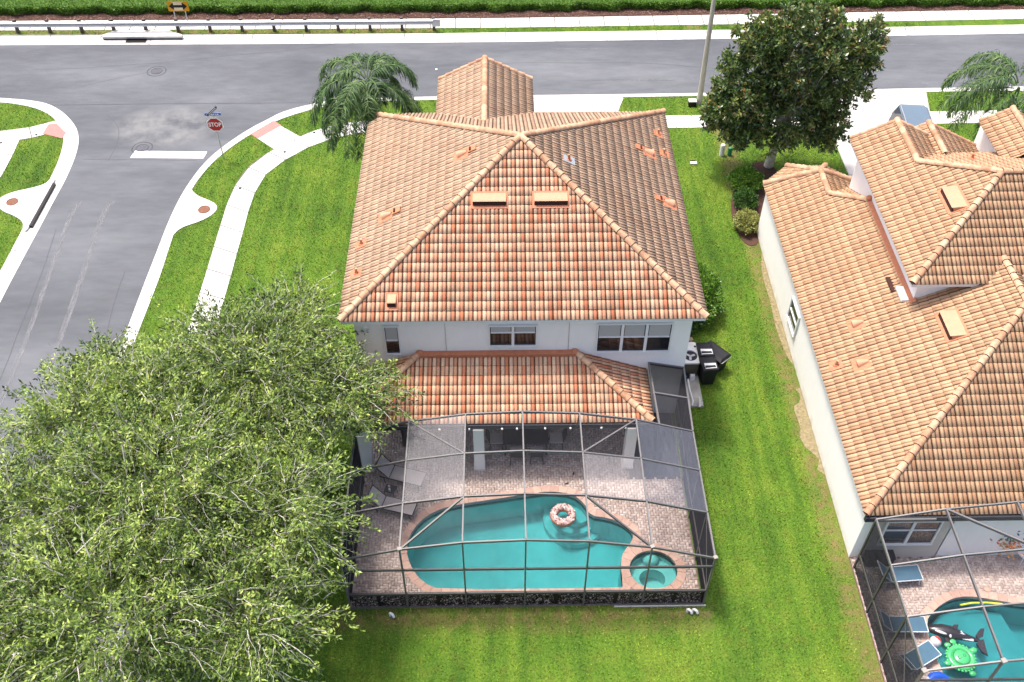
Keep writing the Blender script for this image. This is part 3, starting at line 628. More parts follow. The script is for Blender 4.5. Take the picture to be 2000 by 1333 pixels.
# vents on a slope: frame with origin on tile plane
def slope_frame(p, eave_dir, slope=.5):
    """eave_dir: unit horizontal along the eave, upslope is to its left"""
    U = Vector((*eave_dir, 0)); up_ = Vector((-eave_dir[1], eave_dir[0], 0)); V = (up_+Vector((0, 0, slope))).normalized(); Nn = U.cross(V)
    mx = Matrix((U, V, Nn)).transposed().to_4x4(); mx.translation = Vector(p); return mx
def vent_box(roof, p, ed, L=1.2, D=.38, label=None):
    mx = slope_frame(p, ed); mb = MB()
    mb.b2(-L/2-.07, L/2+.07, -.24, D+.06, .03, .075, M['flash']); o = mb.build('roof_vent', roof); o.matrix_local = mx
    if label: o['label'] = label
    # hood rising towards the lower side, open dark mouth below
    mb.add([(-L/2, D, .07), (L/2, D, .07), (L/2, -.02, .25), (-L/2, -.02, .25), (-L/2, -.02, .06), (L/2, -.02, .06)], [(0, 3, 2, 1)[::-1], (0, 4, 3)[::-1], (1, 2, 5)[::-1]], M['hood'])
    mb.add([(-L/2, -.03, .24), (L/2, -.03, .24), (L/2, -.13, .08), (-L/2, -.13, .08)], [(0, 1, 2, 3)], M['dark']); mb.b2(-L/2, L/2, -.05, -.0, .245, .258, M['hood'])
    o.data = mb.mesh('roof_vent')
def vent_round(roof, p, ed, r=.19):
    mx = slope_frame(p, ed); mb = MB(); mb.b2(-.30, .30, -.28, .34, .03, .06, M['flash']); n = 9
    ring = lambda v, rr, z0: [(-rr*math.cos(math.pi*i/(n-1)), v, z0+rr*math.sin(math.pi*i/(n-1))) for i in range(n)]
    mb.loft([ring(-.08, r, .06), ring(.30, r*.35, .06)], M['hood'], close=False, caps=False); mb.poly3(ring(-.06, r*.96, .06), M['flash'])
    o = mb.build('roof_vent', roof); o.matrix_local = mx
def vent_pipe(roof, p, ed, mt='hood', lead=False):
    mx = slope_frame(p, ed); mb = MB(); mb.b2(-.22, .22, -.24, .24, .03, .06, M['steel' if lead else 'flash']); up_ = mx.to_3x3().inverted() @ Vector((0, 0, 1)); mb.tube([(0, 0, .05), tuple(up_*.28)], .05, M[mt], 10); mb.torus((0, 0, .06), .08, .03, M['flash'], 12, 6)
    o = mb.build('vent_pipe', roof); o.matrix_local = mx

# ------------------------------------------------------------------ windows
def window(parent, x0, x1, z0, z1, y, n=1, rail=.5, blind=True, mx=None, bar=.05, blinddepth=None):
    """front faces -Y, built local in x,z around y"""
    fr = MB(); b = bar
    fr.b2(x0-b, x1+b, y-.05, y+.02, z1, z1+b, M['trim']); fr.b2(x0-b, x1+b, y-.07, y+.02, z0-b, z0, M['trim'])
    fr.b2(x0-b, x0, y-.05, y+.02, z0, z1, M['trim']); fr.b2(x1, x1+b, y-.05, y+.02, z0, z1, M['trim'])
    w_ = (x1-x0)/n; zr = z0+(z1-z0)*rail
    for i in range(1, n): fr.b2(x0+i*w_-.05, x0+i*w_+.05, y-.045, y+.02, z0, z1, M['trim'])
    for i in range(n): fr.b2(x0+i*w_+.03, x0+(i+1)*w_-.03, y-.035, y+.02, zr-.025, zr+.025, M['trim'])
    f = fr.build('window', parent)
    if mx is not None: f.matrix_local = mx
    for i in range(n):
        a, c = x0+i*w_+(.05 if i else 0), x0+(i+1)*w_-(.05 if i < n-1 else 0)
        p = MB(); p.b2(a, c, y+.004, y+.02, z0, z1, M['glass']); p.build('pane', f)
        if blind: q = MB(); q.b2(a+.03, c-.03, y-.006, y+.003, zr+.02, z1-.015, M['blind']); q.build('blind', f)
    return f

# ------------------------------------------------------------------ main house
HE, S = 5.6, .5
house = thing('house', 'white two storey house with terracotta hipped tile roof beside the screened pool', 'house', (0, 0, 0))
W, D = 12.8, 12.75; ax, ay, az_ = 6.4, 6.375, HE+3.19
mb = MB(); mb.b2(.4, 12.42, .35, 12.4, 0, 5.52, M['stucco']); mb.b2(3.0, 7.0, 12.4, 15.2, 0, 5.52, M['stucco']); mb.build('wall', house)
mb = MB(); mb.poly3([(2.98, 15.21, 5.5), (5, 15.21, 6.6), (7.02, 15.21, 5.5)][::-1], M['stucco']); mb.build('gable_wall', house)
mb = MB(); mb.b2(.02, 12.78, .02, .06, HE-.16, HE-.005, M['trim']); mb.b2(.02, .06, .07, 12.73, HE-.16, HE-.005, M['trim']); mb.b2(12.74, 12.78, .07, 12.73, HE-.16, HE-.005, M['trim']); mb.b2(.07, 12.73, .07, 12.72, HE-.10, HE-.08, M['trim']); mb.build('soffit', house)
for x in (3.62, 8.05):
    mb = MB(); mb.b2(x-.01, x+.01, .338, .349, 3.3, 5.5, M['steel']); mb.build('control_joint', house)
window(house, 1.47, 1.94, 3.64, 5.0, .318, 1, .50)
window(house, 5.22, 6.86, 4.0, 4.98, .318, 2, .68)
window(house, 9.09, 11.70, 3.64, 5.02, .318, 3, .54)
roof = Roof(house, 'tile')
A = (ax, ay, az_)
roof.slope([(0, 0, HE), (W, 0, HE), A]); roof.slope([(W, 0, HE), (W, D, HE), A], mt='tileside'); roof.slope([(W, D, HE), (0, D, HE), A], mt='tileside'); roof.slope([(0, D, HE), (0, 0, HE), A], mt='tileside')
for c in ((0, 0), (W, 0), (0, D), (W, D)): roof.cap((*c, HE+.03), (ax, ay, az_+.03))
# street gable
gz = HE+S*2.1
roof.slope([(2.9, 15.5, HE), (2.9, 12.7, HE), (5.0, 10.6, gz), (5.0, 15.5, gz)], mt='tileside'); roof.slope([(7.1, 12.7, HE), (7.1, 15.5, HE), (5.0, 15.5, gz), (5.0, 10.6, gz)], mt='tileside')
roof.cap((5, 15.55, gz+.03), (5, 10.5, gz+.03)); roof.cap((2.9, 15.5, HE+.03), (5, 15.5, gz+.03), .09); roof.cap((7.1, 15.5, HE+.03), (5, 15.5, gz+.03), .09)
# lanai roof
LE, LR, LY = 2.6, 3.60, -2.17
sl_ = (LR-LE)/2.57
roof.slope([(0, LY, LE), (10.97, LY, LE), (8.30, .35, LR-.01), (2.67, .35, LR-.01)]); roof.slope([(10.97, LY, LE), (10.97, .35, LE), (8.30, .35, LR-.01)]); roof.slope([(0, .35, LE), (0, LY, LE), (2.67, .35, LR-.01)])
roof.cap((0, LY, LE+.03), (2.67, .30, LR+.03)); roof.cap((10.97, LY, LE+.03), (8.30, .30, LR+.03))
ro = roof.finish()
mb = MB(); mb.b2(2.6, 8.36, .12, .349, LR-.03, LR+.10, M['flash']); mb.sphere((2.66, .27, LR+.07), .16, .13, .12, M['flash']); mb.sphere((8.30, .27, LR+.07), .16, .13, .12, M['flash']); mb.build('wall_flashing', house)
mb = MB(); mb.b2(0.0, 11.0, LY-.10, LY+.02, LE-.22, LE-.02, M['fascia']); mb.b2(10.95, 11.05, LY, .34, LE-.2, LE-.02, M['fascia']); mb.b2(-.02, .08, LY, .34, LE-.2, LE-.02, M['fascia']); mb.build('gutter', house)
mb = MB(); mb.b2(.1, 10.9, LY+.03, .34, LE-.14, LE-.10, M['stucco']); mb.build('porch_ceiling', house)
for x0, x1 in ((.42, .84), (4.58, 4.96), (10.08, 10.46)):
    mb = MB(); mb.b2(x0, x1, LY-.16, LY+.22, .05, LE-.2, M['stucco']); mb.b2(x0-.02, x1+.02, LY-.18, LY+.24, .05, .16, M['stucco']); mb.build('porch_column', house)
mb = MB(); mb.b2(5.2, 8.6, .30, .345, .1, 2.3, M['glass']); mb.build('sliding_door', house)
vent_box(ro, (5.24, 3.98, HE+1.99), (1, 0)); vent_box(ro, (7.46, 3.98, HE+1.99), (1, 0))
vent_box(ro, (1.81, .55, HE+.275), (1, 0), .3, .36)
ed = (0, -1)
for x, y in ((4.15, 6.77), (1.3, 4.88)): vent_round(ro, (x, y, HE+x*.5), ed); mb = MB(); mx = slope_frame((x+.42, y+.02, HE+(x+.42)*.5), ed); mb.b2(-.15, .15, -.1, .22, .05, .11, M['flash']); mb.b2(-.1, .1, -.04, .02, .11, .16, M['dark']); o = mb.build('saddle_tile', ro); o.matrix_local = mx
for x, y in ((.45, 3.81), (.42, 2.21)): vent_pipe(ro, (x, y, HE+x*.5), ed)
ed = (0, 1)
for x, y in ((11.71, 8.93), (12.2, 5.95)): vent_round(ro, (x, y, HE+(12.8-x)*.5), ed); mb = MB(); mx = slope_frame((x-.42, y+.02, HE+(12.8-x+.42)*.5), ed); mb.b2(-.15, .15, -.1, .22, .05, .11, M['flash']); mb.b2(-.1, .1, -.04, .02, .11, .16, M['dark']); o = mb.build('saddle_tile', ro); o.matrix_local = mx
for x, y in ((12.3, 10.7), (12.38, 9.36)): vent_pipe(ro, (x, y, HE+(12.8-x)*.5), ed)
vent_pipe(ro, (8.2, 6.1, HE+4.6*.5), ed, 'flash', True)

# ------------------------------------------------------------------ neighbour house
nb = thing('house', 'neighbouring white house with sand coloured tile roofs on two levels at the right', 'house', (0, 0, 0))
nz, nx = 2.75, 17.45; UE = 5.62; ux, uy0 = 20.45, 1.6
mb = MB(); mb.prism([(17.6, -6.2), (34, -6.2), (34, 11.2), (21.7, 11.2), (20.4, 12.5), (18.8, 12.5), (17.6, 11.2)], 0, nz-.03, M['stucco2'], holes=[[(20.55, -6.1), (20.55, -3.5), (33, -3.5), (33, -6.1)]])
mb.build('wall', nb)
mb = MB(); mb.b2(20.9, 34, 1.95, 9.3, nz, UE-.05, M['stucco2']); mb.b2(20.9, 23.8, 9.3, 10.3, 0, UE-.05, M['stucco2']); mb.b2(26.3, 33, 9.0, 11.5, 0, 6.1, M['stucco2']); mb.build('upper_wall', nb)
r2 = Roof(nb, 'tile2')
hz = lambda x: nz+S*(x-nx)
OW = (nx, 11.3, nz)
r2.slope([(nx, 11.3, nz), (nx, -6.3, nz), (19.63, -4.12, hz(19.63)), (19.63, 10.8, hz(19.63))], org=OW)
r2.slope([(19.63, 9.12, hz(19.63)), (19.63, -4.12, hz(19.63)), (20.88, -2.87, hz(20.88)), (20.88, 7.87, hz(20.88))], org=OW)
r2.slope([(20.88, 1.97, hz(20.88)), (20.88, -2.87, hz(20.88)), (23.95, .2, 6.0), (23.95, 1.97, 6.0)], org=OW)
r2.slope([(22.6, 1.97, hz(22.6)), (22.61, 1.96, hz(22.61)), (23.95, 1.97, 6.0), (23.95, 3.2, 6.0)][::1] if False else [(22.58, 1.975, hz(22.58)), (22.58, 1.97, hz(22.58)), (23.95, 1.97, 6.0), (23.95, 3.2, 6.0)], org=OW)
r2.slope([(nx, -6.3, nz), (34, -6.3, nz), (34, .2, 6.0), (23.95, .2, 6.0)])
r2.slope([(27, 3.2, 4.48), (27, .2, 4.48), (23.95, .2, 6.0), (23.95, 3.2, 6.0)][::1][::-1] if False else [(27, .2, 4.48), (27, 3.2, 4.48), (23.95, 3.2, 6.0), (23.95, .2, 6.0)])
r2.cap((nx, -6.3, nz+.03), (23.95, .2, 6.03)); r2.cap((23.95, 0.2, 6.03), (23.95, 3.0, 6.03))
bx, bz = 19.63, hz(19.63)
bay = [(21.8, 11.3, nz), (20.5, 12.6, nz), (18.75, 12.6, nz), (nx, 11.3, nz)]
for a_, b_ in zip(bay[:-1], bay[1:]): r2.slope([a_, b_, (bx, 10.8, bz)])
r2.slope([(21.8, 7.9+1.3, nz), (21.8, 11.3, nz), (bx, 10.8, bz), (bx, 9.2, bz)])
r2.slope([(21.8, 11.3, nz-.01), (nx, 11.3, nz-.01), (20.88, 7.87, hz(20.88))])
for p in bay: r2.cap((p[0], p[1], nz+.03), (bx, 10.8, bz+.03))
r2.cap((bx, 10.8, bz+.03), (bx, 9.15, bz+.03)); r2.cap((bx, 9.15, bz+.03), (20.85, 7.9, hz(20.85)+.03))
# upper roof
uz = UE+S*3.95; axx, ayy = 24.4, 5.55
OU = (ux, 10.6, UE)
r2.slope([(ux, 7.75, UE), (ux, uy0, UE), (axx, ayy, uz), (22.2, 7.75, UE+.875)], org=OU)
r2.slope([(ux, 10.6, UE), (ux, 7.75, UE), (22.2, 7.75, UE+.875), (22.2, 10.6, UE+.875)], org=OU)
r2.slope([(23.95, 9.5, UE), (23.95, 10.6, UE), (22.2, 10.6, UE+.875), (22.2, 7.75, UE+.875)])
r2.slope([(ux, uy0, UE), (34, uy0, UE), (34, ayy, uz), (axx, ayy, uz)], hide=lambda p: p[0] > 24)
r2.slope([(34, 9.5, UE), (23.95, 9.5, UE), (22.2, 7.75, UE+.875), (axx, ayy, uz), (34, ayy, uz)])
r2.cap((ux, uy0, UE+.03), (axx, ayy, uz+.03)); r2.cap((22.2, 7.72, UE+.91), (axx, ayy, uz+.03)); r2.cap((axx, ayy, uz+.03), (34, ayy, uz+.03)); r2.cap((22.2, 10.65, UE+.91), (22.2, 7.75, UE+.91))
r2.cap((ux, 10.6, UE+.03), (22.2, 10.6, UE+.9), .09); r2.cap((23.97, 10.6, UE+.03), (22.2, 10.6, UE+.9), .09)
# entry gable and garage gable
r2.slope([(22.9, 11.3, 5.39), (22.9, 9.0, 5.39), (23.92, 9.0, 5.9), (23.92, 11.3, 5.9)]); r2.slope([(26.3, 9.0, 4.71), (26.3, 11.3, 4.71), (23.92, 11.3, 5.9), (23.92, 9.0, 5.9)])
r2.cap((23.92, 11.35, 5.93), (23.92, 9.1, 5.93)); r2.cap((22.9, 11.3, 5.42), (23.92, 11.3, 5.9), .08); r2.cap((26.3, 11.3, 4.74), (23.92, 11.3, 5.9), .08)
r2.slope([(25.95, 11.1, 6.1), (25.95, 8.2, 6.1), (27.15, 8.2, 6.7), (27.15, 11.1, 6.7)]); r2.slope([(28.35, 8.2, 6.1), (28.35, 11.1, 6.1), (27.15, 11.1, 6.7), (27.15, 8.2, 6.7)])
r2.cap((27.15, 11.15, 6.73), (27.15, 8.2, 6.73)); r2.cap((25.95, 11.1, 6.13), (27.15, 11.1, 6.7), .09)
rn = r2.finish()
mb = MB(); mb.add([(20.78, 7.9, hz(20.78)+.1), (20.96, 7.9, hz(20.88)+.17), (20.96, 1.75, hz(20.88)+.17), (20.78, 1.75, hz(20.78)+.1)], [(0, 1, 2, 3)], M['flash']); mb.add([(20.78, 7.9, hz(20.78)+.1), (20.78, 1.75, hz(20.78)+.1), (20.70, 1.75, hz(20.7)), (20.70, 7.9, hz(20.7))], [(0, 1, 2, 3)], M['flash']); mb.sphere((20.84, 7.9, hz(20.84)+.15), .14, .14, .12, M['flash']); mb.build('wall_flashing', nb)
mb = MB(); mb.b2(ux+.02, 22.9, uy0+.02, uy0+.05, UE-.16, UE-.01, M['trim']); mb.b2(ux+.02, ux+.05, uy0+.06, 10.5, UE-.16, UE-.01, M['trim']); mb.b2(ux+.06, 22.9, uy0+.06, 10.5, UE-.12, UE-.10, M['trim']); mb.build('soffit', nb)
mb = MB(); mb.b2(20.35, 20.6, 1.98+.6, 3.4, hz(20.5)-.02, hz(20.5)+.06, M['dark']); mb.b2(20.5, 20.8, 1.95, 2.7, hz(20.7)+.02, hz(20.7)+.12, M['white']); mb.build('roof_cricket', nb)
mb = MB(); mb.b2(17.45, 34, -6.42, -6.29, nz-.24, nz-.03, M['fascia']); mb.build('gutter', nb)
edw = (0, -1)
def vbw(p, L=1.25): vent_box(rn, p, edw, L, .5)
vbw((21.55, .2, hz(21.55))); vbw((22.55, 5.0, UE+S*(22.55-ux)))
vent_round(rn, (18.94, 1.66, hz(18.94)), edw); vent_round(rn, (18.68, -.23, hz(18.68)), edw); vent_pipe(rn, (17.95, .05, hz(17.95)), edw)
vent_pipe(rn, (24.6, 8.2, UE+S*1.3), (-1, 0), 'flash'); vent_pipe(rn, (26.6, 7.6, UE+S*1.9), (-1, 0), 'flash')
# side window in the west wall (rotated so its front faces -X)
wm = Matrix.Rotation(-math.pi/2, 4, 'Z'); wm.translation = (17.6, 0, 0)
window(nb, -4.75, -3.6, .95, 1.95, -.035, 1, .5, blind=False, mx=wm, bar=.07)
# recessed porch: beige wall with double window
mb = MB(); mb.b2(18.0, 20.52, -6.24, -6.205, .05, nz-.25, M['beige']); mb.b2(20.56, 20.60, -6.2, -3.55, .05, nz-.25, M['beige']); mb.b2(20.6, 33, -3.62, -3.51, .05, nz-.25, M['beige']); mb.build('porch_wall', nb)
window(nb, 18.35, 20.1, 1.0, 2.3, -6.275, 2, .62, blind=False, bar=.06)

# ------------------------------------------------------------------ pool decks
def herring(rectb, hole_polys, root, zt=.05, n_single=300, w_=.1, rot=0, center=(6, -10)):
    x0, x1, y0, y1 = rectb; nx_, ny_ = int((x1-x0)/w_), int((y1-y0)/w_); P = []
    for i in range(nx_):
        for j in range(ny_):
            s = (i-j) % 4
            if s == 0 and i+1 < nx_: P.append((x0+(i+1)*w_, y0+(j+.5)*w_, 0))
            elif s == 3 and j+1 < ny_: P.append((x0+(i+.5)*w_, y0+(j+1)*w_, 1))
    P = np.array(P); k = np.ones(len(P), bool)
    for hp in hole_polys: k &= ~inpoly(P[:, 0], P[:, 1], hp)
    P = P[k]; g_ = .007; hgt = .035; meshes = {}
    def base_v(kind):
        a, b = (w_-g_/2, w_/2-g_/2) if kind == 0 else (w_/2-g_/2, w_-g_/2); c = .006
        return np.array([(-a, -b, -hgt), (a, -b, -hgt), (a, b, -hgt), (-a, b, -hgt), (-a+c, -b+c, 0), (a-c, -b+c, 0), (a-c, b-c, 0), (-a+c, b-c, 0)])
    F = np.array([(4, 5, 6, 7), (0, 1, 5, 4), (1, 2, 6, 5), (2, 3, 7, 6), (3, 0, 4, 7)])
    d = np.hypot(P[:, 0]-center[0], P[:, 1]-center[1]*1.0); order = np.argsort(P[:, 1]+.0*d); P = P[order]
    for q, (x, y, kd) in enumerate(P[:n_single]):
        r = random.randrange(6)
        if (kd, r) not in meshes: meshes[kd, r] = np_mesh('paver', base_v(kd), F, [M['paver']], np.full(5, (r+.5)/6))
        mx = Matrix.Translation((x, y, zt+random.uniform(-.002, .002))); link('paver', meshes[kd, r], root, mx)
    rest = P[n_single:]; n = len(rest)
    if n:
        V = np.concatenate([base_v(kd)+np.array([x, y, zt+random.uniform(-.002, .002)]) for x, y, kd in rest]); FF = np.concatenate([F+8*i for i in range(n)])
        link('paver_field', np_mesh('paver_field', V, FF, [M['paver']], np.repeat(rng.random(n), 5)), root)['kind'] = 'stuff'
def ring_offset(poly, d):
    P = np.array(poly); n = len(P); T = np.roll(P, -1, 0)-np.roll(P, 1, 0); T /= np.hypot(T[:, 0], T[:, 1])[:, None]; ar = np.sum(P[:, 0]*np.roll(P[:, 1], -1)-np.roll(P[:, 0], -1)*P[:, 1]); s = 1 if ar > 0 else -1
    return [tuple(p) for p in P+s*np.c_[T[:, 1], -T[:, 0]]*d]
def coping(root, poly, wd, z, step=.31, n=None):
    Q = resample(list(poly)+[poly[0]], .05)[:-1]; O = np.array(ring_offset([tuple(p) for p in Q], wd)); k = max(1, int(round(step/.05)))
    for i in range(0, len(Q), k):
        j = min(len(Q), i+k); idx = [q % len(Q) for q in range(i, j+1)]
        inn = Q[idx].copy(); out = O[idx].copy(); dd = inn[1]-inn[0]; dd /= np.hypot(*dd)+1e-9; inn[0] += dd*.01; out[0] += dd*.01
        mb = MB(); mb.prism([tuple(p) for p in inn]+[tuple(p) for p in out[::-1]], z-.07, z, M['coping']); mb.build('coping_brick', root)
def basin(root, poly, zs, depth, mtw, floor_mt='plaster'):
    mb = MB(); P = poly; n = len(P); ar = sum(P[i][0]*P[(i+1) % n][1]-P[(i+1) % n][0]*P[i][1] for i in range(n)); q = P if ar > 0 else P[::-1]
    mb.add([(p[0], p[1], z) for z in (.04, -depth) for p in q], [(i, (i+1) % n, n+(i+1) % n, n+i)[::-1][::-1] for i in range(n)], M[floor_mt]); mb.prism(q, -depth, -depth+.001, M[floor_mt], sides=False); mb.build('basin', root)
    mb = MB(); mb.prism(q, zs, zs, M[mtw], sides=False); mb.build('water', root)

pool_poly = smooth([(2.24, -5.75), (2.30, -5.18), (2.65, -4.55), (3.18, -4.12), (3.91, -3.87), (5.21, -3.66), (6.51, -3.44), (7.36, -3.32), (8.15, -3.45), (8.58, -3.87), (8.74, -4.4), (9.33, -4.49), (9.86, -4.72), (10.25, -5.15), (10.1, -5.55), (9.8, -5.9), (9.66, -6.3), (9.66, -7.25), (9.62, -7.3), (3.48, -7.3), (2.90, -7.02), (2.45, -6.45)][::-1], 1, True)
spa_c = (10.76, -6.62); spa_poly = [(spa_c[0]+.82*math.cos(2*math.pi*k/40), spa_c[1]+.74*math.sin(2*math.pi*k/40)) for k in range(40)]
dk = MB(); dk.prism(rect(DECK), -.25, .012, M['joint'], holes=[pool_poly, spa_poly]); deck = dk.build('pool_deck', kind='structure')
herring((DECK[0]+.02, DECK[1]-.02, DECK[2]+.12, DECK[3]-.02), [ring_offset(pool_poly, .14), ring_offset(spa_poly, .14), [(10.3, -2.78), (12.2, -2.78), (12.2, .35), (10.3, .35)]], deck)
pool = thing('swimming_pool', 'freeform turquoise swimming pool inside the screen cage behind the house', 'swimming pool')
basin(pool, pool_poly, -.10, 1.35, 'water')
coping(pool, pool_poly, .27, .062)
mb = MB()
for k, (rr, zz) in enumerate([(1.15, -1.05), (.86, -.80), (.6, -.55)]):
    mb.cyl((8.25, -3.75, -1.34), rr, 1.34+zz, M['plaster'], 32)
mb.build('steps', pool)
spa = thing('hot_tub', 'round spa with tan brick rim at the right end of the pool', 'hot tub', (spa_c[0], spa_c[1], 0))
sp0 = [(x-spa_c[0], y-spa_c[1]) for x, y in spa_poly]; basin(spa, sp0, -.04, 1.0, 'spawater'); coping(spa, sp0, .29, .075)
mb = MB(); inner = [(x*.55, y*.5-.08) for x, y in sp0]; mb.prism(sp0, -.99, -.42, M['plaster'], holes=[inner]); mb.sphere((.0, .62, -.32), .3, .24, .2, M['plaster']); mb.build('seat', spa)
mat_ = MB(); mat_.b2(10.3, 12.2, -2.78, .33, .013, .045, M['turf']); tag(mat_.build('floor_mat'), 'dark grey mat on the paving at the back right corner of the cage', 'mat')

# ------------------------------------------------------------------ screen cages
def cage(label, xs, zs, ys, wall, strip_=None, kick=True, left=True, right=True, special=None, groups=None, open_top=None):
    t = thing('pool_cage', label, 'screen enclosure'); nxs, nys = len(xs), len(ys)
    def beam(a, b, w_=.042, h_=.085, mt='bronze', nm='roof_beam'):
        mb = MB(); mb.bar(a, b, w_, h_, M[mt]); return mb.build(nm, t)
    for j, y in enumerate(ys):
        for i in range(nxs-1): beam((xs[i], y, zs[i]), (xs[i+1], y, zs[i+1]))
    for i, x in enumerate(xs):
        for j in range(nys-1): beam((x, ys[j]-.03, zs[i]), (x, ys[j+1]+.03, zs[i]), .048, .10)
    yf = ys[-1]
    for i, x in enumerate(xs): beam((x, yf, zs[i]-.05), (x, yf, .02), .05, .07, 'bronze' if 0 < i < nxs-1 else 'bronze', 'wall_post')
    for z, h_ in ((2.35, .09), (.85, .10)):
        for i in range(nxs-1): beam((xs[i]+.03, yf, z), (xs[i+1]-.03, yf, z), .05, h_, 'bronzed', 'wall_rail')
    # screens
    def scr(pts, mt, nm='screen_panel'):
        mb = MB(); mb.poly3(pts, M[mt]); return mb.build(nm, t)
    for i in range(nxs-1):
        for j in range(nys-1):
            mt = (special or {}).get((i, j), 'screen')
            scr([(xs[i], ys[j], zs[i]), (xs[i+1], ys[j], zs[i+1]), (xs[i+1], ys[j+1], zs[i+1]), (xs[i], ys[j+1], zs[i])], mt)
        scr([(xs[i], yf, .9), (xs[i+1], yf, .9), (xs[i+1], yf, 2.31), (xs[i], yf, 2.31)], 'lightscreen')
        scr([(xs[i], yf, 2.39), (xs[i+1], yf, 2.39), (xs[i+1], yf, zs[i+1]-.05), (xs[i], yf, zs[i]-.05)], 'lightscreen')
    for on, i, s in ((left, 0, -1), (right, nxs-1, 1)):
        if not on: continue
        x, z = xs[i], zs[i]
        for j in range(nys-1 if s > 0 else nys-1): beam((x, ys[j], z-.05), (x, ys[j], .02), .05, .07, 'bronzed', 'wall_post')
        for j in range(nys-1):
            beam((x, ys[j]-.03, .85), (x, ys[j+1]+.03, .85), .05, .09, 'bronzed', 'wall_rail')
            scr([(x, ys[j], .06), (x, ys[j], z-.06), (x, ys[j+1], z-.06), (x, ys[j+1], .06)], 'wallscreen')
        beam((x, ys[-2], z-.1), (x, ys[-1], .9), .03, .03, 'bronze', 'wall_brace')
    return t, beam, scr
XS = [.52, 2.43, 4.38, 6.32, 8.27, 10.23, 12.28]; ZS = [2.98, 3.55, 3.90, 4.01, 3.89, 3.52, 2.83]; YS = [-2.83, -4.5, -6.2, -7.9]
sp_ = {(1, 0): 'glary', (1, 1): 'glary', (5, 0): 'greyscreen', (5, 1): 'greyscreen', (4, 1): 'glary', (3, 0): 'screen', (2, 0): 'screen'}
cg, beam, scr = cage('domed aluminium screen enclosure over the pool behind the main house', XS, ZS, YS, None, special=sp_)
# diagonals and brackets
beam((2.43, -2.83, 3.55), (4.38, -4.5, 3.9), .05, .06); beam((10.23, -2.83, 3.52), (8.27, -4.5, 3.89), .05, .06)
beam((4.38, -6.2, 3.88), (2.43, -7.9, 3.53), .05, .08, 'bronzed'); beam((8.27, -6.2, 3.87), (10.23, -7.9, 3.5), .05, .08, 'bronzed')
for x, z, y in ((2.43, 3.58, -7.9), (10.23, 3.55, -7.9), (12.28, 2.88, -7.9)):
    mb = MB(); mb.box((x, y, z+.02), (.13, .11, .04), M['bracket'], .3); mb.build('corner_bracket', cg)
# side strip back to the house wall
for a_, b_ in (((11.07, -2.8, 3.2), (11.07, .33, 2.95)), ((12.28, -2.8, 2.83), (12.40, .33, 2.66)), ((11.07, .32, 2.95), (12.40, .32, 2.66)), ((11.07, -1.25, 3.08), (12.34, -1.25, 2.75))): beam(a_, b_, .06, .1)
beam((12.35, -1.25, 2.7), (12.35, -1.25, .02), .05, .05, nm='wall_post'); beam((12.40, .30, 2.62), (12.40, .30, .02), .05, .05, nm='wall_post')
scr([(11.07, -2.83, 3.2), (12.28, -2.83, 2.83), (12.34, -1.25, 2.75), (11.07, -1.25, 3.08)], 'wallscreen'); scr([(11.07, -1.25, 3.08), (12.34, -1.25, 2.75), (12.4, .33, 2.66), (11.07, .33, 2.95)], 'wallscreen')
scr([(12.29, -2.83, .06), (12.29, -2.83, 2.78), (12.4, .33, 2.6), (12.4, .33, .06)], 'wallscreen'); beam((12.3, -2.8, .85), (12.38, .3, .85), .05, .08, 'bronzed', 'wall_rail')
# strip between the lanai gutter and the cage's back arch
for i in range(1, 5): mb = MB(); mb.bar((XS[i], -2.83, ZS[i]-.05), (XS[i], -2.27, 2.5), .05, .05, M['bronzed']); mb.build('riser_post', cg)
mb = MB(); mb.b2(.48, 12.32, -7.93, -7.84, -.1, .012, M['joint_c']); mb.b2(9.3, 12.36, -8.0, -7.955, -.05, .035, M['concrete']); mb.build('footing', cg)
# dark leaf privacy panels along the bottom of the back wall
for k in range(7):
    x0 = max(.58, -.45+1.955*k+.03); x1 = min(12.22, -.45+1.955*(k+1)-.03)
    if x1-x0 < .3: continue
    mb = MB(); mb.b2(x0, x1, -7.83, -7.80, .02, .80, M['signblack']); pn = mb.build('privacy_panel', cg)
    mb2 = MB(); mb2.b2(x1-.02, x1+.08, -7.86, -7.80, .02, .8, M['signblack']); mb2.build('panel_post', cg); n = int(900*(x1-x0)); cx = rng.uniform(x0+.04, x1-.04, n); cz = rng.uniform(.04, .80, n); an = rng.uniform(0, 6.28, n); L = rng.uniform(.028, .05, n)
    dx, dz = np.cos(an)*L, np.sin(an)*L*.8; yy = -7.855+rng.uniform(-.02, .02, n)
    V = np.stack([np.c_[cx-dx, yy, cz-dz], np.c_[cx+dz*.4, yy+.008, cz-dx*.4], np.c_[cx+dx, yy-.02, cz+dz], np.c_[cx-dz*.4, yy, cz+dx*.4]], 1).reshape(-1, 3)
    link('panel_leaves', np_mesh('panel_leaves', V, np.arange(4*n).reshape(n, 4), [M['kickleaf']], rng.random(n)**1.3), pn)['kind'] = 'stuff'
# string of bulbs on the gutter
sl2 = thing('string_lights', 'row of small white bulbs strung along the dark porch gutter', 'string lights', (0, 0, 0))
mb = MB(); mb.tube([(x, LY-.13, LE-.14) for x in (.6, 3, 6, 9, 10.4)], .008, M['black'], 5); mb.build('cable', sl2)
for x in (3.4, 4.45, 5.62, 6.15, 7.15, 8.05, 9.15, 10.0): mb = MB(); mb.sphere((x, LY-.15, LE-.15), .045, .045, .05, M['white'], 8, 6); mb.build('bulb', sl2)

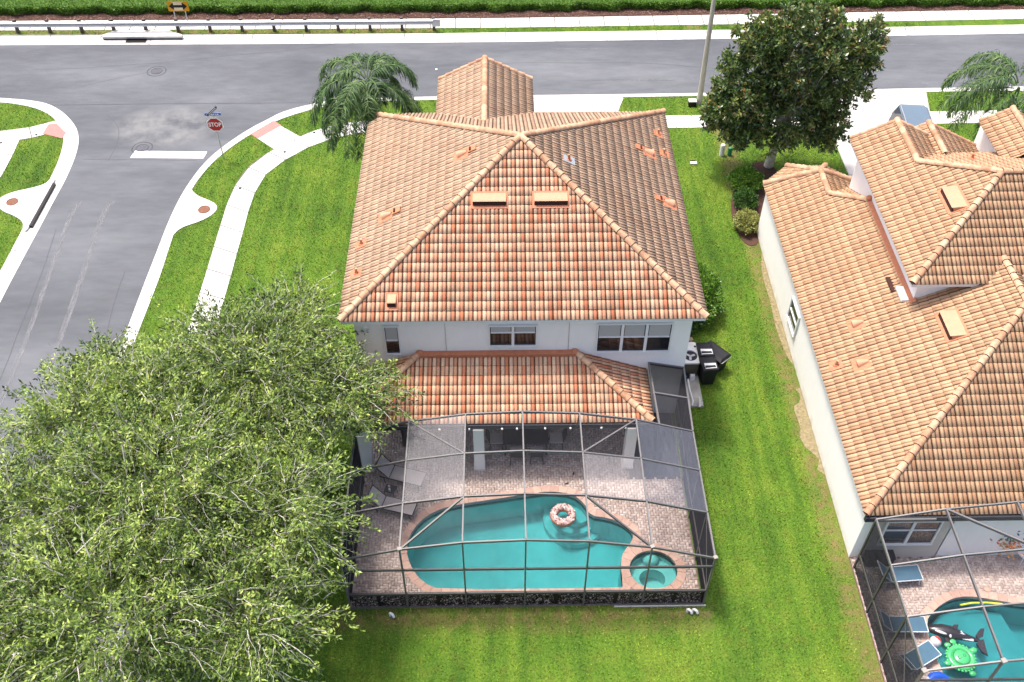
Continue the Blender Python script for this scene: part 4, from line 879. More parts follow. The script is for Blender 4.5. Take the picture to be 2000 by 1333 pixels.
# neighbour deck, pool, cage
npool = smooth([(19.52, -8.67), (19.85, -8.35), (20.16, -8.1), (20.68, -7.84), (21.21, -7.77), (21.87, -7.88), (22.98, -8.14), (25, -8.3), (27, -9), (27, -13), (20.2, -13), (19.55, -12), (19.45, -11), (19.54, -10.36), (19.40, -9.66)][::-1], 1, True)
dk = MB(); dk.prism(rect((17.62, 33.9, -15.9, -1.1)), -.25, .012, M['joint'], holes=[npool]); ndeck = dk.build('neighbour_pool_deck', kind='structure')
vis_clip = [[(26, -16), (35, -16), (35, 0), (26, 0)], [(17, -16), (35, -16), (35, -13.2), (17, -13.2)]]
herring((17.65, 26.2, -13.2, -3.55), [ring_offset(npool, .14)]+vis_clip+[[(17.5, -6.2), (20.55, -6.2), (20.55, -3), (17.5, -3)]], ndeck, center=(18, -12))
np_t = thing('swimming_pool', 'neighbour\'s turquoise pool with inflatable toys at the bottom right', 'swimming pool')
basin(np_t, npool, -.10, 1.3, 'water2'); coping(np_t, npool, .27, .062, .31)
mb = MB(); mb.prism([(19.6, -8.8), (20.3, -8.15), (21.3, -7.9), (22.4, -8.1), (22.9, -10.5), (20.6, -12.6), (19.6, -12)], -1.29, -.55, M['plaster']); mb.build('shallow_ledge', np_t)
NX = [17.66, 19.75, 21.9, 24.05, 26.2]; NZ = [2.95, 3.5, 3.85, 3.95, 3.85]; NY = [-6.62, -8.3, -10.05, -11.75]
ng, nbeam, nscr = cage('neighbour\'s aluminium screen enclosure at the bottom right corner', NX, NZ, NY, None, right=False, special={(i, j): 'lightscreen' for i in range(4) for j in range(3)})
nbeam((19.75, -6.62, 3.5), (21.9, -8.3, 3.85), .06, .09)
nbeam((17.72, -6.5, 2.75), (19.7, -6.5, 2.75), .05, .08)
for x, z in ((17.66, 3.0), (19.75, 3.55)): mb = MB(); mb.box((x, -11.75, z), (.15, .14, .05), M['bracket'], .3); mb.build('corner_bracket', ng)

# ------------------------------------------------------------------ garden furniture
def lounger(label, loc, rz, sling, frame, L=1.25, Wd=.6, back=.75, slats=False, ang=48, z0=.33):
    t = thing('sun_lounger', label, 'sun lounger', loc, rz); ca, sa = math.cos(R(ang)), math.sin(R(ang))
    fr = MB()
    for s in (-1, 1):
        fr.tube([(0, s*Wd/2, z0), (L, s*Wd/2, z0)], .02, M[frame], 8); fr.tube([(0, s*Wd/2, z0), (-back*ca, s*Wd/2, z0+back*sa)], .02, M[frame], 8)
        fr.tube([(-.5*back, s*Wd/2, z0), (0, s*Wd/2, z0)], .02, M[frame], 8)
    fr.tube([(L, -Wd/2, z0), (L, Wd/2, z0)], .02, M[frame], 8); fr.tube([(-back*ca, -Wd/2, z0+back*sa), (-back*ca, Wd/2, z0+back*sa)], .02, M[frame], 8); fr.tube([(0, -Wd/2, z0), (0, Wd/2, z0)], .02, M[frame], 8)
    fr.build('frame', t)
    mb = MB(); mb.box((L/2, 0, z0+.012), (L-.04, Wd-.03, .02), M[sling]); mb.build('seat', t)
    mb = MB(); mb.add([(-.02*ca, -Wd/2+.02, z0+.02), (-.02*ca, Wd/2-.02, z0+.02), (-back*ca, Wd/2-.02, z0+back*sa), (-back*ca, -Wd/2+.02, z0+back*sa), (-.02, -Wd/2+.02, z0-.005), (-.02, Wd/2-.02, z0-.005), (-back*ca-.02, Wd/2-.02, z0+back*sa-.02), (-back*ca-.02, -Wd/2+.02, z0+back*sa-.02)], [(0, 1, 2, 3)[::-1], (4, 5, 6, 7), (0, 1, 5, 4), (3, 2, 6, 7)], M[sling]); mb.build('backrest', t)
    for x in (L-.12, -.2):
        for s in (-1, 1): mb = MB(); mb.tube([(x, s*Wd/2, z0), (x+.04, s*(Wd/2+.02), .055)], .018, M[frame], 8); mb.build('leg', t)
    if slats:
        mb = MB()
        for k in range(3):
            x = -.35-.13*k; mb.tube([(x, -Wd/2-.02, z0+.02), (x-.12, -Wd/2-.04, .08+.1*k), (x-.12, Wd/2+.04, .08+.1*k), (x, Wd/2+.02, z0+.02)], .014, M[frame], 6)
        mb.build('wheel_rack', t)
    return t
lounger('taupe sling lounger nearest the porch, left of the dusty screen', (1.55, -2.62, .05), R(-17), 'sling', 'frame_d', 1.25, .62, .72)
lounger('taupe sling lounger beside the left end of the pool', (1.35, -3.95, .05), R(-16), 'sling', 'frame_d', 1.18, .55, .70)
lounger('blue sling lounger with white frame by the neighbour\'s porch window', (18.65, -7.12, .05), R(4), 'blue', 'chairw', 1.08, .56, .68, True)
lounger('blue sling lounger with white frame left of the black whale float', (18.2, -8.93, .05), R(-1), 'blue', 'chairw', 1.15, .54, .62, False)
lounger('blue sling lounger turned askew near the bottom edge', (18.45, -10.25, .05), R(28), 'blue', 'chairw', 1.05, .56, .60, False)
t = thing('side_table', 'small black side table with cups between the two taupe loungers', 'side table', (1.56, -3.42, .05), R(-18))
mb = MB(); mb.b2(-.2, .2, -.17, .17, .38, .41, M['frame_d']); mb.build('table_top', t)
for sx in (-1, 1):
    for sy in (-1, 1): mb = MB(); mb.tube([(sx*.17, sy*.14, .38), (sx*.19, sy*.16, 0)], .012, M['frame_d'], 6); mb.build('leg', t)
for i, (x, y, lb) in enumerate(((-.05, .06, 'glass cup nearer the porch on the black side table'), (-.02, -.09, 'glass cup nearer the pool on the black side table'))):
    mb = MB(); mb.cyl((0, 0, 0), .045, .09, M['pinkcup'], 12); o = mb.build('cup', loc=(1.56+x, -3.42+y, .47)); tag(o, lb, 'cup', 'cups on the side table')
t = thing('dining_table', 'dark glass dining table in the shade of the porch', 'table', (6.5, -1.25, .05))
mb = MB(); mb.b2(-.85, .85, -.45, .45, .70, .74, M['glass']); mb.build('table_top', t)
for sx in (-1, 1):
    for sy in (-1, 1): mb = MB(); mb.tube([(sx*.75, sy*.38, .7), (sx*.78, sy*.4, 0)], .03, M['frame_d'], 6); mb.build('leg', t)
def dchair(x, y, rz, label):
    t = thing('dining_chair', label, 'chair', (x, y, .05), rz, 'dark dining chairs on the porch')
    mb = MB(); mb.b2(-.24, .24, -.24, .24, .42, .46, M['sling']); mb.build('seat', t)
    mb = MB(); mb.add([(-.24, -.24, .46), (.24, -.24, .46), (.24, -.36, .95), (-.24, -.36, .95), (-.24, -.27, .46), (.24, -.27, .46), (.24, -.39, .95), (-.24, -.39, .95)], [(0, 1, 2, 3), (4, 5, 6, 7)[::-1], (3, 2, 6, 7), (0, 3, 7, 4), (1, 5, 6, 2)], M['frame_d']); mb.build('backrest', t)
    for sx in (-1, 1):
        for sy in (-1, 1): mb = MB(); mb.tube([(sx*.22, sy*.22, .42), (sx*.24, sy*.25, 0)], .018, M['frame_d'], 6); mb.build('leg', t)
for x, y, rz, lb in ((6.15, -1.85, 0, 'dark dining chair on the pool side of the table, left one'), (6.9, -1.85, 0, 'dark dining chair on the pool side of the table, right one'), (5.4, -1.2, -math.pi/2, 'dark dining chair at the left end of the porch table'), (7.65, -1.2, math.pi/2, 'dark dining chair at the right end of the porch table')): dchair(x, y, rz, lb)
mb = MB(); mb.b2(-.2, .2, -.25, .25, 0, 1.0, M['black']); mb.b2(-.23, .23, -.28, .28, 1.0, 1.06, M['black']); tag(mb.build('storage_box', loc=(2.05, -.95, .05)), 'tall black cabinet standing under the left part of the porch', 'cabinet')
for x, y, a_, lb in ((7.98, -3.0, .3, 'curled dead leaf on the deck just behind the pool steps'), (8.25, -2.55, 1.2, 'smaller dead leaf on the deck nearer the porch column')):
    mb = MB(); mb.add([(-.11, 0, .01), (-.02, .035, .03), (.11, .01, .015), (0, -.04, .008)], [(0, 3, 2, 1)], M['dark']); o = mb.build('dead_leaf', loc=(x, y, .055)); o.rotation_euler = (0, 0, a_); tag(o, lb, 'leaf', 'dead leaves on the pool deck')
# donut ring
t = thing('pool_ring', 'inflatable donut ring with pink icing and sprinkles floating on the pool', 'pool float', (7.78, -4.30, -.05), .3)
mb = MB(); mb.torus((0, 0, 0), .33, .15, M['dough'], 36, 14, .85); mb.build('ring', t)
mb = MB(); mb.torus((0, 0, .03), .33, .132, M['icing'], 36, 14, .95, 'top'); mb.build('icing', t)
mb = MB()
for k in range(170):
    a_, b_ = random.uniform(0, 6.28), random.uniform(.35, 2.8); rr = .33+.134*math.cos(b_); z_ = .032+.130*math.sin(b_); an = random.uniform(0, 3.14)
    mb.bar((rr*math.cos(a_)-.024*math.cos(an), rr*math.sin(a_)-.024*math.sin(an), z_), (rr*math.cos(a_)+.024*math.cos(an), rr*math.sin(a_)+.024*math.sin(an), z_), .022, .014, M['sprA' if random.random() < .6 else 'sprB'])
o = mb.build('sprinkles', t); o['kind'] = 'stuff'

# neighbour's pool toys
t = thing('whale_float', 'inflatable black and white whale floating in the neighbour\'s pool', 'pool float', (20.3, -9.08, -.08), R(-14))
spine = [(-.88, 0, .04, .02), (-.80, 0, .06, .10), (-.6, .01, .08, .17), (-.35, .02, .09, .22), (-.05, .01, .09, .22), (.2, -.02, .08, .17), (.5, -.05, .06, .11), (.75, -.06, .05, .07), (.85, -.06, .05, .05)]
mb = MB(); mb.loft([[(x, y+r_*1.0*math.cos(2*math.pi*k/14), z+r_*.75*math.sin(2*math.pi*k/14)) for k in range(14)] for x, y, z, r_ in spine], M['orca']); mb.build('body', t)
def slab(pts, th, mt, z): 
    mb = MB(); mb.prism(pts, z-th, z+th, M[mt]); return mb
slab([(.78, -.0), (.95, .10), (1.02, .42), (.88, .36), (.72, .10)], .035, 'orca', .06).build('tail_fluke', t)
slab([(.78, -.1), (.72, -.2), (.86, -.46), (1.04, -.56), (.98, -.2), (.95, .0)], .035, 'orca', .06).build('tail_fluke', t)
slab([(-.12, .1), (.12, .12), (.16, .30), (.02, .26)], .03, 'orca', .16).build('dorsal_fin', t)
slab([(-.30, -.15), (-.08, -.17), (-.02, -.50), (-.10, -.62), (-.22, -.40)], .03, 'orca', .06).build('flipper', t)
mb = MB(); mb.sphere((-.42, -.12, .20), .20, .055, .03, M['orcaw'], 12, 6, -.15); mb.sphere((-.12, -.16, .18), .04, .09, .03, M['orcaw'], 10, 6); mb.add([(.14, -.04, .215), (.24, .11, .175), (.30, .0, .19), (.46, -.02, .14), (.30, -.10, .17)], [(0, 4, 3, 2, 1)[::-1]], M['orcaw']); mb.b2(.22, .62, -.17, -.09, .10, .125, M['orcaw']); mb.build('white_patches', t)
t = thing('turtle_float', 'inflatable green turtle floating below the whale in the neighbour\'s pool', 'pool float', (20.3, -9.92, -.08), .15)
mb = MB(); mb.torus((0, 0, .05), .36, .09, M['turtle'], 32, 8, .8); mb.sphere((0, 0, .06), .30, .30, .12, M['turtle'], 20, 8)
for k in range(26): a_ = 2*math.pi*k/26; mb.sphere((.45*math.cos(a_), .45*math.sin(a_), .05), .05, .05, .035, M['turtle'], 8, 5)
mb.build('shell', t)
mb = MB(); mb.torus((0, 0, .11), .24, .03, M['turtled'], 28, 6, .8)
for k in range(3): mb.torus(((-.09+.09*k), -.02+.02*k, .165), .045, .018, M['turtled'], 14, 6, .8)
mb.build('shell_pattern', t)
for (x, y, s_, nm) in ((-.22, .48, .12, 'flipper'), (.52, .18, .13, 'flipper'), (-.5, -.1, .12, 'flipper'), (.12, -.56, .12, 'flipper'), (-.02, .56, .13, 'head')):
    mb = MB(); mb.sphere((x, y, .05), s_, s_*.8, .06, M['turtle'], 12, 6); mb.build(nm, t)
t = thing('beach_ball', 'red and white beach ball floating left of the whale', 'ball', (19.62, -9.38, .03))
mb = MB(); mb.sphere((0, 0, 0), .19, .19, .19, M['orcaw'], 16, 10); mb.build('ball', t); t.rotation_euler = (0, 0, -.3)
mb = MB(); ringv = [[(.192*math.cos(-.3+2.6*j/8)*math.cos(tt), .192*math.sin(-.3+2.6*j/8)*math.cos(tt), .192*math.sin(tt)) for j in range(9)] for tt in [-.9+2.4*i/8 for i in range(9)]]; mb.loft(ringv, M['ballred'], close=False, caps=False); mb.build('red_panel', t)
mb = MB(); mb.tube([(-.7, -.02, 0), (-.3, .05, 0), (.2, .06, 0), (.72, 0, 0)], .035, M['noodle'], 8); tag(mb.build('pool_noodle', loc=(21.6, -8.02, -.06)), 'yellow foam noodle floating at the upper edge of the neighbour\'s pool', 'pool noodle')
mb = MB(); mb.tube([(-.36, .0, .12), (-.2, .12, .14), (.0, .14, .15), (.25, .05, .12)], [.12, .15, .15, .1], M['bluef'], 12); mb.sphere((-.38, .02, .14), .10, .12, .10, M['orcaw'], 10, 6); tag(mb.build('blue_float', loc=(19.35, -10.72, -.05)), 'blue inflatable float cut by the bottom edge', 'pool float')
mb = MB(); mb.cyl((0, 0, 0), .12, .015, M['coping'], 20); mb.torus((0, 0, .012), .11, .012, M['coping'], 20, 6); tag(mb.build('skimmer_lid', loc=(21.94, -7.52, .055)), 'round pale skimmer lid in the neighbour\'s deck', 'lid')
mb = MB(); mb.b2(0, .92, 0, .36, .05, .5, M['black']); mb.b2(-.02, .94, -.02, .38, .5, .53, M['black']); tag(mb.build('deck_box', loc=(18.05, -6.6, 0)), 'black storage box below the neighbour\'s porch window', 'storage box')
t = thing('potted_flowers', 'blue and orange flowers in a pot on the neighbour\'s porch', 'plant', (22.9, -5.9, .05))
mb = MB(); mb.tube([(0, 0, 0), (0, 0, .4)], [.17, .24], M['coping'], 14); mb.build('pot', t)
n = 420; P_ = rng.normal(0, 1, (n, 3))*np.array([.28, .3, .25])+np.array([0, -.05, .85]); an = rng.uniform(0, 6.28, n); u_ = np.c_[np.cos(an), np.sin(an), rng.uniform(-.5, .5, n)]*.06; v_ = np.c_[-np.sin(an), np.cos(an), rng.uniform(-.3, .6, n)]*.045
V = np.stack([P_-u_, P_-v_, P_+u_, P_+v_], 1).reshape(-1, 3); rr = np.clip(.5-(P_[:, 1]+.05)*1.0-(P_[:, 2]-.85)*.9+rng.normal(0, .12, n), 0, 1)
link('blossoms', np_mesh('blossoms', V, np.arange(4*n).reshape(n, 4), [M['flower']], rr), t)['kind'] = 'stuff'
t = thing('porch_chair', 'white metal chair beside the potted flowers', 'chair', (23.45, -6.3, .05), .5)
mb = MB(); mb.b2(-.24, .24, -.24, .24, .40, .43, M['chairw']); mb.build('seat', t)
mb = MB(); mb.tube([(-.24, .24, .42), (-.24, .34, .9), (.24, .34, .9), (.24, .24, .42)], .018, M['chairw'], 6); mb.build('backrest', t)
for sx in (-1, 1):
    for sy in (-1, 1): mb = MB(); mb.tube([(sx*.23, sy*.23, .42), (sx*.25, sy*.26, 0)], .016, M['chairw'], 6); mb.build('leg', t)

# ------------------------------------------------------------------ equipment by the side wall
t = thing('air_conditioner', 'square air conditioner with round fan grille beside the house corner', 'air conditioner', (13.2, 2.6, .1))
mb = MB(); mb.b2(-.29, .29, -.40, .40, 0, .72, M['olive']); mb.build('louvred_case', t)
mb = MB(); c_ = [(.275*math.cos(2*math.pi*k/28), .29*math.sin(2*math.pi*k/28)) for k in range(28)]; mb.prism([(-.31, -.42), (.31, -.42), (.31, .42), (-.31, .42)], .72, .79, M['white'], holes=[c_]); mb.build('top_cover', t)
mb = MB(); mb.cyl((0, 0, .722), .28, .01, M['signblack'], 28)
for k in range(3): a_ = 2*math.pi*k/3+.4; mb.bar((0, 0, .745), (.2*math.cos(a_), .2*math.sin(a_), .745), .09, .01, M['steel'])
mb.build('fan', t)
mb = MB(); mb.b2(12.92, 13.55, .62, 3.2, -.05, .09, M['old_concrete']); mb.build('equipment_pad', kind='structure')
mb = MB(); mb.tube([(0, 1.3, .2), (.0, .6, .14), (.05, 0, .14), (.02, -.1, .0)], .035, M['white'], 8); mb.tube([(.28, .05, .3), (.3, -.1, .1), (.3, -.2, .0)], .04, M['white'], 8); mb.b2(.1, .3, 1.18, 1.32, 0, .25, M['white']); tag(mb.build('pool_pipes', loc=(13.08, .78, .09)), 'white pool pipes running over the concrete equipment pad', 'pipe')
mb = MB(); mb.sphere((0, 0, .17), .16, .16, .17, M['black']); mb.cyl((0, 0, .0), .12, .1, M['black']); tag(mb.build('pool_pump', loc=(13.0, 2.0, .09)), 'small black pump in front of the air conditioner', 'pump')
def bin_(label, x, y, rz, lidmt, wht):
    t = thing('wheelie_bin', label, 'bin', (x, y, 0), rz)
    mb = MB(); mb.loft([[(-a_, -b_, z), (a_, -b_, z), (a_, b_, z), (-a_, b_, z)] for a_, b_, z in ((.22, .26, .04), (.29, .34, .95))], M['black'], smooth=False); mb.build('body', t)
    mb = MB(); mb.loft([[(-a_, -b_, z), (a_, -b_, z), (a_, b_, z), (-a_, b_, z)] for a_, b_, z in ((.32, .38, .95), (.31, .36, 1.02), (.2, .24, 1.06))], M['black'], smooth=False)
    mb.build('lid', t)
    if wht: mb = MB(); mb.add([(-.22, -.30, 1.05), (.24, -.30, 1.05), (.24, -.05, 1.067), (-.22, -.02, 1.067)], [(0, 1, 2, 3)], M['white']); mb.build('sticker', t)
    for s in (-1, 1): mb = MB(); mb.tube([(s*.26-.03, .3, .1), (s*.26+.03, .3, .1)], .1, M['tyre'], 12); mb.build('wheel', t)
bin_('black wheeled bin with white panel on its lid, nearest the pool', 13.85, 2.05, .1, 'black', True)
bin_('black wheeled bin with white sticker between the first bin and the hose reel', 13.82, 2.82, .05, 'black', True)
t = thing('grill_cover', 'large dark folded barbecue under a black cover on the grass', 'grill', (14.25, 2.85, 0), R(-50))
mb = MB(); mb.loft([[(-a_, -b_, z), (a_, -b_, z), (a_, b_, z), (-a_, b_, z)] for a_, b_, z in ((.42, .26, .03), (.46, .30, .5), (.55, .34, .85), (.5, .2, .93))], M['black'], smooth=False); mb.build('cover', t)
mb = MB(); mb.tube([(.56, -.3, .8), (.60, -.3, .82), (.60, .3, .82), (.56, .3, .8)], .014, M['steel'], 6); mb.build('handle', t)
t = thing('hose_reel', 'round cream hose reel lying beside the bins', 'hose reel', (13.45, 3.45, 0)); mb = MB(); mb.cyl((0, 0, 0), .27, .5, M['white'], 20); mb.cyl((.1, 0, .5), .05, .02, M['signblack'], 10); mb.build('drum', t)
mb = MB(); mb.torus((-.3, .05, .1), .14, .025, M['ballred'], 16, 6); mb.build('hose', t)
for i, (x, y, s_) in enumerate(((13.35, 4.75, .2), (13.5, 4.3, .16))): mb = MB(); mb.sphere((0, 0, 0), s_, s_*.8, s_*.6, M['stone'], 9, 6); tag(mb.build('rock', loc=(x, y, .05)), ['larger tan rock against the side wall', 'smaller tan rock just below the larger one'][i], 'rock', 'tan rocks by the side wall')
for x, lb in ((1.86, 'white curved pipe end in the grass behind the left of the cage'), (11.8, 'pair of white pipe ends in the grass at the right corner of the cage')):
    mb = MB()
    for k in ((0,) if x < 5 else (-.09, .1)): mb.tube([(k, 0, 0), (k, 0, .16), (k+.03, -.03, .22), (k+.1, -.08, .2), (k+.13, -.1, .08)], .045, M['white'], 8)
    tag(mb.build('drain_pipe', loc=(x, -8.2, 0)), lb, 'pipe')

# ------------------------------------------------------------------ street things
t = thing('stop_sign', 'red octagonal stop sign on a thin grey post by the corner kerb', 'stop sign', (-8.42, 17.42, 0))
mb = MB(); mb.tube([(0, 0, 0), (0, .0, 2.62)], .03, M['steel'], 8); mb.build('post', t)
def octa(r_): return [(r_*math.cos(math.pi/8+k*math.pi/4), r_*math.sin(math.pi/8+k*math.pi/4)) for k in range(8)]
def plate(poly, y, th, mt, z): mb = MB(); n = len(poly); mb.add([(p[0], y, z+p[1]) for p in poly]+[(p[0], y+th, z+p[1]) for p in poly], [tuple(range(n)), tuple(range(n, 2*n))[::-1]]+[(i, n+i, n+(i+1) % n, (i+1) % n) for i in range(n)], M[mt]); return mb
plate(octa(.42), -.045, .012, 'signwhite', 2.05).build('sign_border', t); plate(octa(.375), -.051, .005, 'red', 2.05).build('sign_face', t)
def text_obj(body, size, mt, parent, loc, rot=(math.pi/2, 0, 0), name='lettering', sx=1.):
    cu = bpy.data.curves.new(name, 'FONT'); cu.body = body; cu.size = size; cu.align_x = 'CENTER'; cu.align_y = 'CENTER'; cu.extrude = .003; cu.offset = size*.018
    o = bpy.data.objects.new(name, cu); C.objects.link(o); bpy.context.view_layer.update()
    me = bpy.data.meshes.new_from_object(o); bpy.data.objects.remove(o); me.materials.clear(); me.materials.append(M[mt]); o = link(name, me, parent); o.location = loc; o.rotation_euler = rot; o.scale = (sx, 1, 1); return o
text_obj('STOP', .32, 'signwhite', t, (0, -.056, 2.05), sx=.82)
for rz_, z_, mt, lb in ((R(2), 2.62, 'signblue', 'street_blade'), (R(68), 2.80, 'signdark', 'street_blade')):
    mb = MB(); mb.box((0, 0, 0), (.78, .02, .17), M[mt]); o = mb.build(lb, t); o.location = (0, 0, z_); o.rotation_euler = (0, 0, rz_)
    mb = MB()
    for k in range(6): mb.box((-.26+.1*k, -.013, .0), (.07, .004, .06), M['signwhite'])
    mb.box((0, -.012, .078), (.78, .003, .012), M['signwhite']); mb.box((0, -.012, -.078), (.78, .003, .012), M['signwhite']); mb.build('blade_lettering', o)
t = thing('arrow_sign', 'orange road sign with black two headed arrow in front of the hedge', 'road sign', (-13.43, 31.05, 0))
for x in (-.34, .34): mb = MB(); mb.tube([(x, .03, 0), (x, .03, 1.0)], .035, M['steel'], 8); mb.build('post', t)
plate([(-.62, -.32), (.62, -.32), (.62, .32), (-.62, .32)], -.03, .012, 'orange', 1.2).build('sign_face', t)
plate([(-.30, -.27), (.30, -.27), (.30, .27), (-.30, .27)], -.034, .003, 'signpale', 1.2).build('sign_centre', t)
plate([(-.54, 0), (-.26, .24), (-.26, .08), (.26, .08), (.26, .24), (.54, 0), (.26, -.24), (.26, -.08), (-.26, -.08), (-.26, -.24)], -.039, .004, 'signblack', 1.2).build('double_arrow', t)
gr = thing('guardrail', 'long galvanised steel guardrail on dark posts along the far kerb', 'guardrail', (0, 0, 0))
mb = MB(); x0, x1 = -45, 1.75; pr = [(0, .78), (-.07, .74), (-.07, .69), (-.01, .64), (-.01, .60), (-.07, .55), (-.07, .50), (0, .46)]
mb.loft([[(x, 30.0+dy, z) for dy, z in pr]+[(x, 30.02+dy*1., z) for dy, z in pr[::-1]] for x in (x0, x1)], M['steel'], smooth=False); mb.build('rail', gr)
mb = MB(); mb.b2(1.72, 2.15, 29.9, 30.03, .38, .82, M['steel']); mb.build('end_terminal', gr)
for k in range(14):
    x = 1.75-.0-1.905*k
    mb = MB(); mb.b2(x-.08, x+.08, 30.12, 30.3, 0, .84, M['dpost']); p_ = mb.build('post', gr)
    mb = MB(); mb.b2(x-.05, x+.05, 30.02, 30.12, .5, .76, M['dpost']); mb.build('block', p_)
t = thing('lamp_post', 'tall tapered concrete street light pole by the kerb', 'lamp post', (16.46, 22.07, 0))
mb = MB(); mb.tube([(0, 0, 0), (-.05, 0, 5), (-.1, 0, 9.2)], [.155, .12, .09], M['poleconc'], 12); mb.build('pole', t)
mb = MB(); mb.tube([(-.1, 0, 9.1), (-.1, .8, 9.5), (-.1, 2.0, 9.6)], .04, M['steel'], 8); mb.build('arm', t); mb = MB(); mb.sphere((-.1, 2.3, 9.58), .18, .4, .09, M['steel']); mb.build('lamp_head', t)
mb = MB(); mb.b2(-.2, .2, -.14, .14, 0, .3, M['signblack']); mb.b2(-.21, .21, -.15, .15, .30, .34, M['white']); tag(mb.build('utility_box', loc=(16.05, 21.9, 0)), 'small black utility box with pale lid at the foot of the light pole', 'utility box')
for x, mt, hh, rr, lb in ((16.93, 'white', .62, .12, 'white cylindrical utility pedestal in the lawn by the magnolia'), (17.33, 'turtled', .42, .11, 'dark green utility pedestal right of the white one')):
    mb = MB(); mb.cyl((0, 0, 0), rr, hh, M[mt], 14); mb.sphere((0, 0, hh), rr, rr, .06, M[mt], 14, 6); tag(mb.build('utility_pedestal', loc=(x, 17.35, 0)), lb, 'pedestal')
mb = MB(); mb.b2(-.16, .16, -.1, .1, 0, .06, M['white']); mb.b2(-.16, .1, .08, .12, .0, .1, M['signblack']); tag(mb.build('meter_lid', loc=(15.4, 16.65, .02)), 'white meter box lid flush in the side lawn', 'lid')
for x, y in ((-7.15, 14.9), (-5.4, 17.9), (-4.1, 19.6), (-18.6, 19.6), (-20.2, 18.9)):
    mb = MB(); mb.cyl((0, 0, 0), .07, .01, M['signblack'], 10); tag(mb.build('valve_cap', loc=(x, y, .028)), ['tiny black cap in the footpath bend nearest the drain apron', 'tiny black cap in the footpath just below the salmon ramp slab', 'tiny black cap in the footpath beside the palm', 'tiny black cap at the left salmon ramp pad', 'tiny black cap in the far left footpath junction'][[-7.15, -5.4, -4.1, -18.6, -20.2].index(x)], 'cap', 'black caps in the footpaths')

# car: dark SUV, mostly hidden behind the gable
t = thing('parked_car', 'dark blue estate car parked on the neighbour\'s driveway behind the gable', 'car', (26.6, 17.3, 0), R(-6))
def sect(y, hw, zb, zt, hwt): return [(-hw, y, zb), (-hw*1.0, y, (zb+.95)/1.6+.2), (-hwt, y, zt-.06), (-hwt+.1, y, zt), (hwt-.1, y, zt), (hwt, y, zt-.06), (hw, y, (zb+.95)/1.6+.2), (hw, y, zb)]
mb = MB(); mb.loft([[(-a_, y, .3), (-a_, y, .62), (-a_+.06, y, zt), (a_-.06, y, zt), (a_, y, .62), (a_, y, .3)] for y, a_, zt in ((2.25, .78, .85), (2.1, .9, .98), (-.9, .93, 1.02), (-2.2, .88, .92), (-2.4, .78, .75))], M['carbody'], smooth=False); mb.build('body', t)
mb = MB(); mb.loft([[(-a_, y, 1.0), (-b_, y2, zt), (b_, y2, zt), (a_, y, 1.0)] for y, y2, a_, b_, zt in ((2.12, 1.95, .86, .66, 1.62), (1.0, 1.0, .88, .70, 1.70), (-.4, -.2, .88, .70, 1.70), (-1.15, -.55, .86, .66, 1.62))], M['carglass'], close=False, smooth=False); mb.build('windows', t)
mb = MB(); mb.loft([[(-b_, y, zt), (-b_+.08, y, zt+.05), (b_-.08, y, zt+.05), (b_, y, zt)] for y, b_, zt in ((2.0, .66, 1.60), (1.7, .72, 1.67), (-.3, .72, 1.69), (-.6, .66, 1.61))], M['carblue'], smooth=False); mb.build('roof', t)
for s in (-1, 1):
    mb = MB(); mb.tube([(s*.66, 1.7, 1.76), (s*.66, -.3, 1.77)], .022, M['steel'], 6); mb.build('roof_rail', t)
    for y in (1.45, -1.55):
        mb = MB(); mb.tube([(s*.93, y, .34), (s*.72, y, .34)], .34, M['tyre'], 18); wh = mb.build('wheel', t); mb = MB(); mb.tube([(s*.945, y, .34), (s*.90, y, .34)], .2, M['steel'], 14); mb.build('rim', wh)
    mb = MB(); mb.sphere((s*1.02, -.75, 1.05), .1, .07, .08, M['carbody'], 8, 6); mb.build('mirror', t); mb = MB(); mb.b2(s*.6-.12, s*.6+.12, 2.24, 2.29, .7, .9, M['ballred']); mb.build('tail_light', t)

# ------------------------------------------------------------------ planting
def leaf_quads(P, Dv, L, Wd):
    """diamond leaves at P along unit Dv"""
    n = len(P); r_ = rng.normal(0, 1, (n, 3)); S_ = np.cross(Dv, r_); S_ /= np.linalg.norm(S_, axis=1)[:, None]+1e-9
    L = L[:, None]; Wd = Wd[:, None]; return np.stack([P, P+Dv*L*.45+S_*Wd, P+Dv*L, P+Dv*L*.45-S_*Wd], 1).reshape(-1, 3)
def unit(a_): return a_/(np.linalg.norm(a_, axis=-1, keepdims=True)+1e-9)
def tubes_np(paths, r0, r1, nseg=3):
    """paths (n,k,3) -> triangular tubes"""
    n, k, _ = paths.shape; d = unit(np.gradient(paths, axis=1)); u = unit(np.cross(d, np.array([.3, .5, .8]))); v = np.cross(d, u)
    rr = np.linspace(0, 1, k)[None, :, None]; rad = np.asarray(r0).reshape(-1, 1, 1)*(1-rr)+np.asarray(r1).reshape(-1, 1, 1)*rr
    V = np.stack([paths+(u*math.cos(2*math.pi*q/nseg)+v*math.sin(2*math.pi*q/nseg))*rad for q in range(nseg)], 2)
    idx = np.arange(n*k*nseg).reshape(n, k, nseg); nx2 = np.roll(idx, -1, 2)
    F = np.stack([idx[:, :-1], nx2[:, :-1], nx2[:, 1:], idx[:, 1:]], -1).reshape(-1, 4); return V.reshape(-1, 3), F
